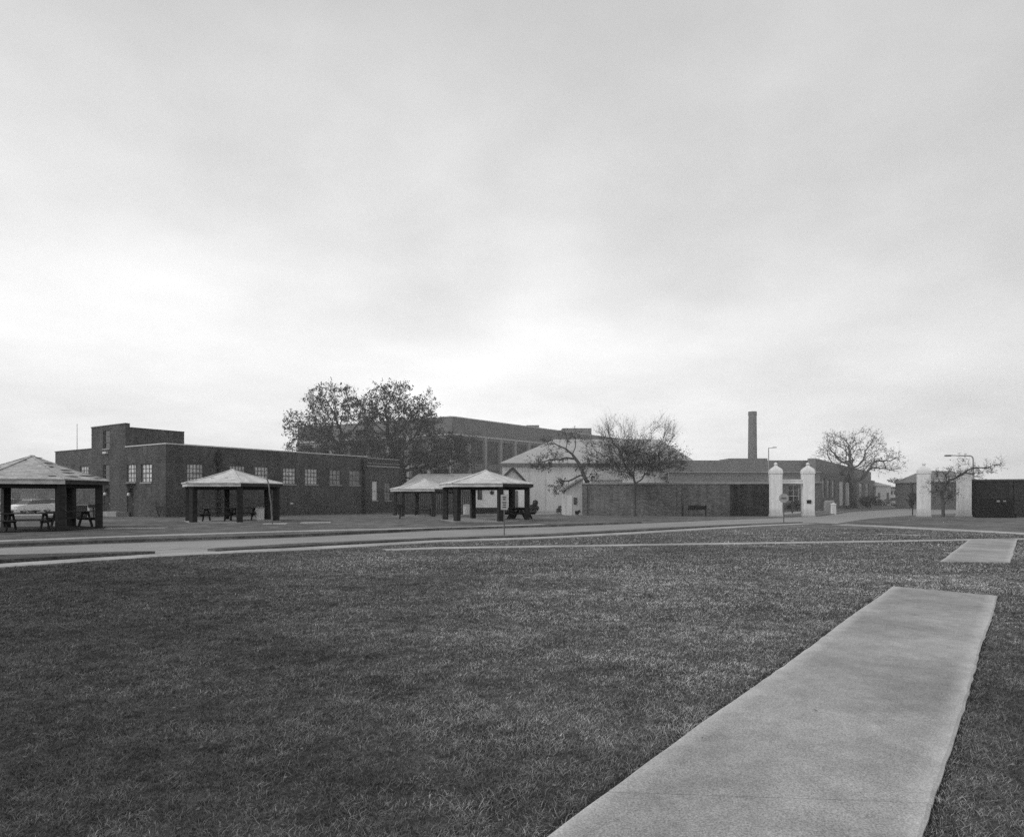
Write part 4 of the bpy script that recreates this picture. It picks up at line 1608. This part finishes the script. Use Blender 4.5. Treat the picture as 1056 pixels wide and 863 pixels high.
car(15, 70, 215, .03, 'dark car parked leftmost in the car park behind the shelter')
car(30, 68, 262, .8, 'pale grey car facing the lawn between two darker cars')
car(43, 75, 255, .05, 'dark car parked between the pale grey car and the white car')
car(55, 76, 215, .85, 'white car parked nearest the brick building')
car(3, 84, 185, .22, 'mid grey car in the back row of the car park')
car(26, 86, 185, .3, 'light car in the back row behind the pale grey car')
G2 = 'cars parked along the far street'
car(919, 112, 178, .05, 'dark car on the far street left of the low flat crowned tree', group=G2)
car(934, 110, 175, .4, 'light car on the far street beside the utility pole', group=G2)
car(926, 121, 180, .12, 'grey car half hidden on the far street before the low terrace', group=G2)


# ---- houses beyond the gate
def far_houses():
    Y = 120
    r = empty('white_house', (at(911, Y), Y, 0), R(8), 'pale two storey house beyond the gate, right of the leafless oak', 'house')
    w = (at(920, Y) - at(903, Y)) / 2
    MB().box(-w, w, 0, 8, -.5, zat(501, Y)).build('wall', M['siding'], r)
    z = zat(501, Y)
    MB().add([(-w - .3, -.3, z), (w + .3, -.3, z), (w + .3, 8.3, z), (-w - .3, 8.3, z), (-w + 1, 4, z + 1.0), (w - 1, 4, z + 1.0)], [(0, 1, 5, 4), (1, 2, 5), (2, 3, 4, 5), (3, 0, 4), (0, 3, 2, 1)]).build('roof', M['paleroof'], r)
    for x in (-.9, .9):
        for zz in (1.0,):
            MB().box(x - .25, x + .25, -.04, -.005, zz, zz + 1.0).build('window', M['factory_win2'], r)
    Y = 126
    r = empty('terrace', (at(934, Y), Y, 0), 0, 'low terrace with a dark roof edge and square windows behind parked cars', 'house')
    x0, x1 = at(915, Y) - at(934, Y), at(975, Y) - at(934, Y)
    MB().box(x0, x1, 0, 8, -.5, zat(503.5, Y)).build('wall', M['siding'], r)
    MB().box(x0 - .3, x1 + .3, -.4, 8.4, zat(503.4, Y), zat(501.8, Y)).build('roof', M['factory'], r)
    for px in (918, 924, 933, 946):
        x = at(px, Y) - at(934, Y)
        MB().box(x - .45, x + .45, -.04, -.005, zat(510, Y), zat(506, Y)).build('window', M['factory_win'], r)
    # building behind the right pair of pillars
    Y = 84
    xa, xb = at(961, Y), at(1012, Y)
    r = empty('brick_house', (xa, Y, 0), 0, 'dark brick house with tall narrow windows seen between the right gate pillars', 'house')
    W = Wall((xa, Y), (1, 0), (0, -1), (xa, Y, 0))
    L = xb - xa
    zt = zat(497, Y)
    hs = [(u, u + .5, 1.0, zt - .5) for u in (.4, 1.3, 2.2, 3.1, 4.0, 5.0)]
    mb = MB(); W.face(mb, 0, L, -.5, zt, hs)
    mb.add([(L, 0, -.5), (L, 8, -.5), (L, 8, zt), (L, 0, zt)], [(0, 1, 2, 3)]); mb.add([(0, 8, -.5), (0, 0, -.5), (0, 0, zt), (0, 8, zt)], [(0, 1, 2, 3)])
    mb.build('wall', M['brick4b'], r)
    for h in hs: W.window(r, h, 1, 3, M['win_dim'], M['muntin'], False)
    MB().add([(-.3, -.3, zt), (L + .3, -.3, zt), (L + .3, 8.3, zt), (-.3, 8.3, zt), (1.2, 4, zat(485.5, 88)), (L - 1.2, 4, zat(485.5, 88))], [(0, 1, 5, 4), (1, 2, 5), (2, 3, 4, 5), (3, 0, 4), (0, 3, 2, 1)]).build('roof', M['brick4'], r)


far_houses()


# ------------------------------------------------------------------ trees by space colonisation
def tree(name, label, base, Y, envs, trunk, trunk_r, bark, leafm, natt=700, step=.55, twigs=3, twig_len=.7, leaves=3, leaf=.13, up=.15, seed=1, group=None, expo=2.3, tip=.012, depth=.8, cat='tree', leaf_top=1.0, clump=-.12):
    rs = np.random.RandomState(seed)
    s = Y / F
    bx, bz = at(base, Y), gz(Y)
    o = Vector((bx, Y, bz))
    root = empty(name, o, 0, label, cat, group)
    tw = lambda px, py, dy=0.0: np.array([at(px, Y), Y + dy, zat(py, Y)])
    A = []
    tot = sum(e[2] * e[3] for e in envs)
    for e in envs:
        cx, cy, rx, ry = e[:4]
        n = int(natt * e[2] * e[3] / tot)
        c = tw(cx, cy, e[4] if len(e) > 4 else 0)
        u = rs.randn(n * 2, 3); u /= np.linalg.norm(u, axis=1)[:, None]
        rr = rs.rand(n * 2, 1) ** (1 / 2.2)
        p = c + u * rr * np.array([rx * s, rx * s * depth, ry * s])
        A.append(p[:n])
    A = np.concatenate(A)
    from mathutils import noise as mn
    ext = max(e[2] for e in envs) * s
    fq = 2.4 / ext
    keep = [mn.noise(Vector(p) * fq + Vector((seed, 0, 0))) > clump + .1 * rs.rand() for p in A]
    A = A[np.array(keep)]
    # trunk polyline
    P = [tw(*q) for q in trunk]
    P[0][2] = bz - .1
    nodes, par = [P[0]], [-1]
    for a, b in zip(P, P[1:]):
        L = np.linalg.norm(b - a)
        k = max(1, int(L / step))
        for i in range(1, k + 1):
            q = a + (b - a) * i / k + rs.randn(3) * .04 * step
            nodes.append(q); par.append(len(nodes) - 2)
    X = np.array(nodes)
    best = np.full(len(A), 1e9); near = np.zeros(len(A), int)
    alive = np.ones(len(A), bool)
    start = max(0, int(len(nodes) * .45))
    for i in range(start, len(nodes)):
        d = np.linalg.norm(A - nodes[i], axis=1)
        k = d < best; best[k] = d[k]; near[k] = i
    kill = step * 1.15
    for it in range(120):
        if not alive.any() or len(nodes) > 9000: break
        idx = np.where(alive)[0]
        grow = {}
        for a in idx:
            v = A[a] - nodes[near[a]]
            v = v / (np.linalg.norm(v) + 1e-6)
            if near[a] in grow: grow[near[a]] += v
            else: grow[near[a]] = v.copy()
        new = []
        for n_, v in grow.items():
            v = v / (np.linalg.norm(v) + 1e-6)
            v = v + rs.randn(3) * .28 + np.array([0, 0, up])
            if par[n_] >= 0:
                pd = nodes[n_] - nodes[par[n_]]
                v = v + .35 * pd / (np.linalg.norm(pd) + 1e-6)
            v /= np.linalg.norm(v) + 1e-6
            q = nodes[n_] + v * step
            nodes.append(q); par.append(n_); new.append(len(nodes) - 1)
        if not new: break
        Nw = np.array([nodes[i] for i in new])
        D = np.linalg.norm(A[idx][:, None, :] - Nw[None], axis=2)
        j = D.argmin(1); dm = D[np.arange(len(idx)), j]
        k = dm < best[idx]
        best[idx[k]] = dm[k]; near[idx[k]] = np.array(new)[j[k]]
        alive[best < kill] = False
    n = len(nodes)
    X = np.array(nodes)
    ch = [[] for _ in range(n)]
    for i in range(1, n): ch[par[i]].append(i)
    rad = np.zeros(n)
    for i in range(n - 1, -1, -1):
        if not ch[i]: rad[i] = tip
        else: rad[i] = sum(rad[c] ** expo for c in ch[i]) ** (1 / expo)
    rad *= 1
    rad = tip + (rad - tip) * (trunk_r - tip) / max(rad[0] - tip, 1e-6)
    # mesh of limbs
    K = 6
    ang = np.arange(K) * 2 * np.pi / K
    V = []
    dirs = np.zeros((n, 3))
    for i in range(n):
        d = X[i] - X[par[i]] if par[i] >= 0 else X[ch[i][0]] - X[i]
        dirs[i] = d / (np.linalg.norm(d) + 1e-9)
    ref = np.array([.12, 1.0, .05])
    u = np.cross(dirs, ref); u /= np.linalg.norm(u, axis=1)[:, None] + 1e-9
    w = np.cross(dirs, u)
    ring = X[:, None, :] + rad[:, None, None] * (np.cos(ang)[None, :, None] * u[:, None, :] + np.sin(ang)[None, :, None] * w[:, None, :])
    V = (ring.reshape(-1, 3) - np.array(o))
    faces = []
    for i in range(1, n):
        p = par[i]
        for k in range(K):
            k2 = (k + 1) % K
            faces.append((p * K + k, p * K + k2, i * K + k2, i * K + k))
    me = bpy.data.meshes.new('trunk')
    me.from_pydata(V.tolist(), [], faces)
    for p in me.polygons: p.use_smooth = True
    me.materials.append(bark)
    ob = bpy.data.objects.new('trunk', me); C.objects.link(ob); ob.parent = root
    # twigs and leaves
    tips = [i for i in range(n) if rad[i] < tip * 4.5 and i > len(P) * 2]
    cen = X[tips].mean(0) if tips else X.mean(0)
    tv, tf, lv, lf = [], [], [], []
    clw = np.clip(np.exp(rs.randn(97) * .7), .1, 2.5)
    for i in tips:
        for k in range(twigs):
            d = dirs[i] * .7 + rs.randn(3) * .75 + np.array([0, 0, up * 2]) + .35 * (X[i] - cen) / (np.linalg.norm(X[i] - cen) + 1e-6)
            d /= np.linalg.norm(d)
            L = twig_len * rs.uniform(.4, 1.2)
            a = X[i]; b = a + d * L * .5 + rs.randn(3) * .06 * L; c = b + (d + rs.randn(3) * .35) * L * .5
            wv = np.cross(d, rs.randn(3)); wv /= np.linalg.norm(wv) + 1e-9
            r0, r1 = tip * .8, tip * .35
            wz = np.cross(d, wv)
            q = len(tv)
            for pt_, r_ in ((a, r0), (b, (r0 + r1) / 2), (c, r1)):
                tv += [pt_ + wv * r_, pt_ - wv * r_ * .5 + wz * r_ * .87, pt_ - wv * r_ * .5 - wz * r_ * .87]
            for s0 in (0, 3):
                for m_ in range(3):
                    tf.append((q + s0 + m_, q + s0 + (m_ + 1) % 3, q + s0 + 3 + (m_ + 1) % 3, q + s0 + 3 + m_))
            nl = leaves if isinstance(leaves, int) else (1 if rs.rand() < leaves else 0)
            nl = int(nl * clw[i % 97] + rs.rand())
            if leaf_top < 1:
                fr = (zat(leaf_top * 1000 - 12, Y) - a[2]) / (24 * s)
                nl = int(nl * min(1, max(.04, fr)) + rs.rand())
            for m_ in range(nl):
                t = rs.uniform(.3, 1.05)
                pc = a + (c - a) * t + rs.randn(3) * leaf * .9
                e1 = rs.randn(3); e1 /= np.linalg.norm(e1); e2 = np.cross(e1, rs.randn(3)); e2 /= np.linalg.norm(e2) + 1e-9
                sz = leaf * rs.uniform(.5, 1.3)
                q2 = len(lv)
                lv += [pc - e1 * sz, pc + e2 * sz * .5, pc + e1 * sz, pc - e2 * sz * .5]
                lf.append((q2, q2 + 1, q2 + 2, q2 + 3))
    def mk(nm, vs, fs, mat):
        if not vs: return
        me = bpy.data.meshes.new(nm)
        me.from_pydata((np.array(vs) - np.array(o)).tolist(), [], fs)
        me.materials.append(mat)
        ob = bpy.data.objects.new(nm, me); C.objects.link(ob); ob.parent = root
    mk('twigs', tv, tf, bark)
    mk('crown', lv, lf, leafm)
    print(name, 'nodes', n, 'twigs', len(tf) // 6, 'leaves', len(lf))
    return root


OAK = 'large oaks behind the brick building'
tree('oak_tree', 'left of two big oaks, its crown rising over the brick building roof', 352, 84,
     [(318, 440, 24, 18), (340, 418, 30, 20), (365, 438, 20, 26, 1), (345, 460, 40, 16), (302, 434, 9, 9), (306, 466, 13, 11), (338, 440, 30, 26)],
     [(352, 522), (351, 495), (345, 474), (350, 452, 1)], .42, M['bark'], M['leaf'], 2300, .55, 4, .9, 5, .13, .12, 3, OAK, clump=-.26)
tree('oak_tree', 'right of two big oaks with the heaviest trunk, before the tall factory', 417, 80,
     [(398, 424, 30, 28), (428, 440, 28, 26), (400, 462, 42, 20), (455, 474, 40, 14), (378, 428, 14, 20, 1), (438, 418, 14, 18), (465, 458, 26, 12), (440, 494, 26, 8), (412, 405, 16, 10)],
     [(417, 524), (416, 500), (414, 482), (404, 462, 1), (400, 448)], .5, M['bark'], M['leaf'], 3800, .55, 4, .9, 5, .135, .12, 5, OAK, clump=-.3)
tree('thin_twig_tree', 'fine twigged tree with dense centre in front of the brick boundary wall', 655, 52.6,
     [(654, 472, 42, 20), (640, 446, 26, 14), (684, 448, 16, 16), (686, 478, 22, 14), (624, 474, 22, 14), (655, 476, 22, 18), (655, 482, 34, 15), (655, 468, 30, 18), (612, 462, 10, 8)],
     [(655, 531), (654.5, 512), (655, 500), (654, 494)], .10, M['bark_mid'], M['leaf_mid'], 5200, .28, 5, .9, 3, .06, .45, 7, None, 2.4, .006, leaf_top=.462)
tree('leaning_tree', 'crooked tree leaning left over the white shed from behind the brick wall', 608, 58.5,
     [(578, 470, 14, 10), (588, 452, 14, 9), (560, 478, 16, 9), (602, 486, 12, 10), (578, 502, 12, 9), (568, 460, 12, 8), (610, 492, 10, 6)],
     [(612, 526), (608, 502), (602, 490), (597, 478), (590, 468)], .18, M['bark_mid'], M['leaf_mid'], 800, .38, 4, .6, 4, .08, .1, 9, None, 2.2, .009)
tree('spreading_tree', 'wide forked leafless oak beyond the gate with long side limbs', 880, 91,
     [(872, 466, 26, 16), (893, 468, 24, 18), (853, 478, 16, 10), (912, 482, 16, 8), (924, 474, 9, 8), (862, 453, 14, 8), (848, 495, 18, 7), (893, 453, 16, 9), (880, 480, 30, 10)],
     [(880, 524), (880, 508), (879, 499), (878, 492)], .5, M['bark_far'], M['leaf_far'], 2200, .6, 4, 1.1, 3, .10, .12, 11, None, 2.2, .016)
tree('gate_tree', 'short dark tree with arching bare limbs between the right gate pillars', 972, 49.6,
     [(970, 495, 11, 10), (985, 490, 14, 8), (1003, 487, 14, 6), (1022, 484, 9, 7), (962, 503, 9, 9), (978, 510, 12, 8), (1030, 478, 5, 7), (972, 504, 12, 12)],
     [(972.5, 533), (972.5, 520), (971, 510), (973, 504)], .13, M['bark_mid'], M['leaf'], 1100, .27, 4, .5, 3, .045, .15, 13, None, 2.2, .008)
tree('twiggy_tree', 'pale leafless treetop behind the last white gate pillar', 994, 66,
     [(994, 480, 8, 11), (998, 490, 8, 6)], [(994, 524), (994, 505), (994, 495)], .12, M['bark_far'], M['leaf_far'], 420, .4, 4, .7, 1, .08, .3, 15, None, 2.3, .01)
tree('street_tree', 'small round headed tree on a thin stem beside the third pillar', 941, 57,
     [(941, 515, 6, 7)], [(941, 531), (941, 521)], .05, M['bark'], M['bush_mid'], 220, .2, 4, .3, 6, .07, .1, 17, None, 2.2, .008)
tree('flat_crowned_tree', 'far small tree with a flat leafy crown above the parked cars', 930, 106,
     [(924, 496, 8, 3.5), (932, 500, 7, 4)], [(931, 522), (930, 508), (929, 503)], .14, M['bark_far'], M['leaf_far'], 260, .4, 3, .5, 6, .12, .1, 19, None, 2.2, .012)
tree('young_tree', 'slender young tree with a pale stem before the second shelter', 281, 34.4,
     [(276, 494, 5, 6)], [(281, 541), (279.5, 520), (277.5, 503), (276.5, 497)], .04, M['bark_pale'], M['bush_mid'], 60, .2, 3, .35, 3, .05, .3, 21, None, 2.2, .006)
tree('sapling', 'thin bare sapling by the long wall between the brick building windows and the lawn', 353, 50,
     [(353, 510, 4, 5)], [(353, 532), (353, 515)], .045, M['bark_pale'], M['leaf_mid'], 40, .25, 3, .35, 0, .05, .3, 23, 'bare saplings', 2.2, .006)
tree('sapling', 'thin pale sapling at the left post of the far shelter', 405.5, 43,
     [(405, 502, 3, 5)], [(405.5, 536), (405.5, 506)], .035, M['bark_pale'], M['leaf_mid'], 30, .25, 2, .3, 0, .05, .3, 25, 'bare saplings', 2.2, .006)


# ---- shrubs: leaf clumps on short stems
def bush(px, Y, w, h, label, leafm, n=1500, seed=1, leaf=.06):
    rs = np.random.RandomState(seed)
    r = empty('bush', (at(px, Y), Y, gz(Y)), 0, label, 'bush')
    mb = MB()
    for i in range(7):
        a = rs.rand() * 6.28
        mb.tube((0, 0, 0), (w * .3 * math.cos(a), w * .3 * math.sin(a), h * .7), .02, .008, 5)
    mb.build('stem', M['bark'], r)
    vs, fs = [], []
    lob = [(rs.randn(3) * np.array([w * .22, w * .2, h * .16]) + np.array([0, 0, h * .52]), rs.uniform(.24, .4)) for _ in range(7)]
    for i in range(n):
        c, q = lob[rs.randint(7)]
        d = rs.randn(3); d /= np.linalg.norm(d)
        p = c + d * q * np.array([w, w, h * .9]) * rs.rand() ** .35 * .85
        if p[2] < .03: p[2] = .03 + abs(p[2]) * .3
        e1 = rs.randn(3); e1 /= np.linalg.norm(e1); e2 = np.cross(e1, rs.randn(3)); e2 /= np.linalg.norm(e2) + 1e-9
        sz = leaf * rs.uniform(.6, 1.4)
        k = len(vs)
        vs += [p - e1 * sz, p + e2 * sz * .5, p + e1 * sz, p - e2 * sz * .5]
        fs.append((k, k + 1, k + 2, k + 3))
    MB().add(vs, fs).build('foliage', leafm, r)


bush(550.5, 62, 1.15, 1.35, 'dark rounded bush in front of the white hall, right of the gabled house', M['bushm'], 1800, 1, .07)
bush(596, 56.4, .45, .5, 'small dark bush at the foot of the brick wall by the shed', M['bushm'], 500, 2, .05)
bush(578, 66, .7, .8, 'low bush by the white hall wall behind the shed', M['bush_mid'], 700, 3, .05)
bush(894.5, 88, 2.2, 2.2, 'big dark evergreen bush right of the spreading oak trunk', M['bushm'], 2200, 4, .11)
bush(817, 66, 1.3, 1.5, 'grey bush seen between the two left gate pillars', M['bush_mid'], 900, 5, .08)
bush(906, 104, 1.2, 1.3, 'small round bush before the pale two storey house', M['bushm'], 600, 6, .09)
bush(164, 48.6, .9, 1.3, 'straggly dry bush at the corner of the dark brick building', M['bush_mid'], 260, 7, .05)


def monument():
    Y = 63
    r = empty('white_marker', (at(859.5, Y), Y, gz(Y)), 0, 'small white square post standing in grass behind the second pillar', 'marker post')
    MB().lathe((0, 0, 0), [(.19, 0), (.17, .9), (.21, .92), (.2, 1.0), (.02, 1.12)], sq=True).build('shaft', M['white'], r)
    Y = 72
    for px, w, lab in ((853.5, .3, 'pale upright stone block left of a twin behind the gate'), (857.5, .25, 'pale narrower upright stone block right of its twin behind the gate')):
        r = empty('stone_block', (at(px, Y), Y, gz(Y)), 0, lab, 'stone block')
        MB().lathe((0, 0, 0), [(w, 0), (w * .95, 1.15), (w * .6, 1.3)], sq=True).build('block', M['coping_dim'], r, bevel=.02)


monument()


# ------------------------------------------------------------------ sky, sun, camera
def world():
    w = bpy.data.worlds.new('World')
    bpy.context.scene.world = w
    w.use_nodes = True
    nt = w.node_tree
    bg = nt.nodes['Background']
    bg.inputs[1].default_value = .1
    sky = nt.nodes.new('ShaderNodeTexSky')
    sky.sky_type = 'NISHITA'
    sky.sun_disc = False
    sky.sun_elevation = R(38)
    sky.sun_rotation = math.atan2(-.85, -.3)
    bw = nt.nodes.new('ShaderNodeRGBToBW')
    nt.links.new(sky.outputs[0], bw.inputs[0])
    tc = nt.nodes.new('ShaderNodeTexCoord')
    sp = nt.nodes.new('ShaderNodeSeparateXYZ')
    nt.links.new(tc.outputs['Generated'], sp.inputs[0])

    def mth(op, a, b=None, c=None, clamp=False):
        m = nt.nodes.new('ShaderNodeMath')
        m.operation = op
        m.use_clamp = clamp
        for i, v in enumerate((a, b, c)):
            if v is None: continue
            if isinstance(v, (int, float)): m.inputs[i].default_value = v
            else: nt.links.new(v, m.inputs[i])
        return m.outputs[0]
    X, Y, Z = sp.outputs
    zz = mth('ADD', mth('MAXIMUM', Z, 0.0), .22)
    u, v = mth('DIVIDE', X, zz), mth('DIVIDE', Y, zz)
    cb = nt.nodes.new('ShaderNodeCombineXYZ')
    nt.links.new(u, cb.inputs[0]); nt.links.new(v, cb.inputs[1])

    def noise(scale, off, detail=4, rough_=.5):
        mp = nt.nodes.new('ShaderNodeMapping')
        mp.inputs['Location'].default_value = off
        nt.links.new(cb.outputs[0], mp.inputs[0])
        n = nt.nodes.new('ShaderNodeTexNoise')
        n.inputs['Scale'].default_value = scale
        n.inputs['Detail'].default_value = detail
        n.inputs['Roughness'].default_value = rough_
        nt.links.new(mp.outputs[0], n.inputs[0])
        return n.outputs[0]
    n1 = noise(.75, (3.1, 1.7, .3), 5, .5)
    n2 = noise(2.1, (7.1, 4.2, 1.3), 6, .55)
    n3 = noise(.45, (1.1, 8.2, 2.3), 2, .4)
    # the bright band low down has a wavy upper edge
    h = mth('ADD', Z, mth('MULTIPLY', mth('SUBTRACT', n1, .5), .42))
    h = mth('ADD', h, mth('MULTIPLY', mth('SUBTRACT', n2, .5), .10))
    # breaks of brightness lie lower on the right of the picture
    h = mth('ADD', h, mth('MULTIPLY', X, .10))
    base = ramp(nt, h, [(0, .84), (.08, .87), (.16, .86), (.22, .77), (.29, .63), (.37, .53), (.50, .47), (.62, .405), (1, .37)])
    cl = ramp(nt, n2, [(.3, .88), (.7, 1.12)])
    cl2 = ramp(nt, n3, [(.3, .90), (.7, 1.08)])
    side = ramp(nt, mth('ADD', mth('MULTIPLY', X, .5), .5), [(0, .97), (.5, 1.02), (.72, .93), (.85, .80), (1, .75)])
    col = mul(nt, mul(nt, mul(nt, base, cl), cl2), side)
    m10 = nt.nodes.new('ShaderNodeVectorMath'); m10.operation = 'SCALE'
    m10.inputs[3].default_value = 16.2
    nt.links.new(col, m10.inputs[0])
    mx = nt.nodes.new('ShaderNodeMix'); mx.data_type = 'RGBA'
    mx.inputs[0].default_value = .08
    nt.links.new(m10.outputs[0], mx.inputs[6])
    nt.links.new(bw.outputs[0], mx.inputs[7])
    nt.links.new(mx.outputs[2], bg.inputs[0])


def haze():
    """thin winter haze standing over the far half of the site"""
    m = bpy.data.materials.new('haze')
    m.use_nodes = True
    nt = m.node_tree
    nt.nodes.clear()
    out = nt.nodes.new('ShaderNodeOutputMaterial')
    v = nt.nodes.new('ShaderNodeVolumeScatter')
    v.inputs['Color'].default_value = (1, 1, 1, 1)
    v.inputs['Density'].default_value = .0027
    v.inputs['Anisotropy'].default_value = .2
    nt.links.new(v.outputs[0], out.inputs['Volume'])
    o = MB().box(-220, 260, 37, 260, -2, 45).build('haze', m)
    tag(o, 'thin pale winter haze in the air over the buildings and trees', 'haze', kind='stuff')


haze()
world()
sd = bpy.data.lights.new('sun', 'SUN')
sd.energy = 1.3
sd.angle = R(14)
sd.color = (1, 1, 1)
so = bpy.data.objects.new('sun', sd)
C.objects.link(so)
so.location = (-30, -10, 30)
so.rotation_euler = Vector((-.85, -.3, .70)).to_track_quat('Z', 'Y').to_euler()

cam = bpy.data.cameras.new('camera')
cam.sensor_width = 36
cam.lens = 36 * F / 1056
cam.shift_y = (HY - 431.5) / 1056
cam.clip_end = 6000
co = bpy.data.objects.new('camera', cam)
C.objects.link(co)
co.location = (0, 0, CH)
co.rotation_euler = (R(90), 0, 0)
bpy.context.scene.camera = co

sc = bpy.context.scene
sc.render.engine = 'CYCLES'
sc.view_settings.view_transform = 'Standard'
sc.view_settings.look = 'None'
sc.view_settings.exposure = 0
sc.cycles.use_denoising = False
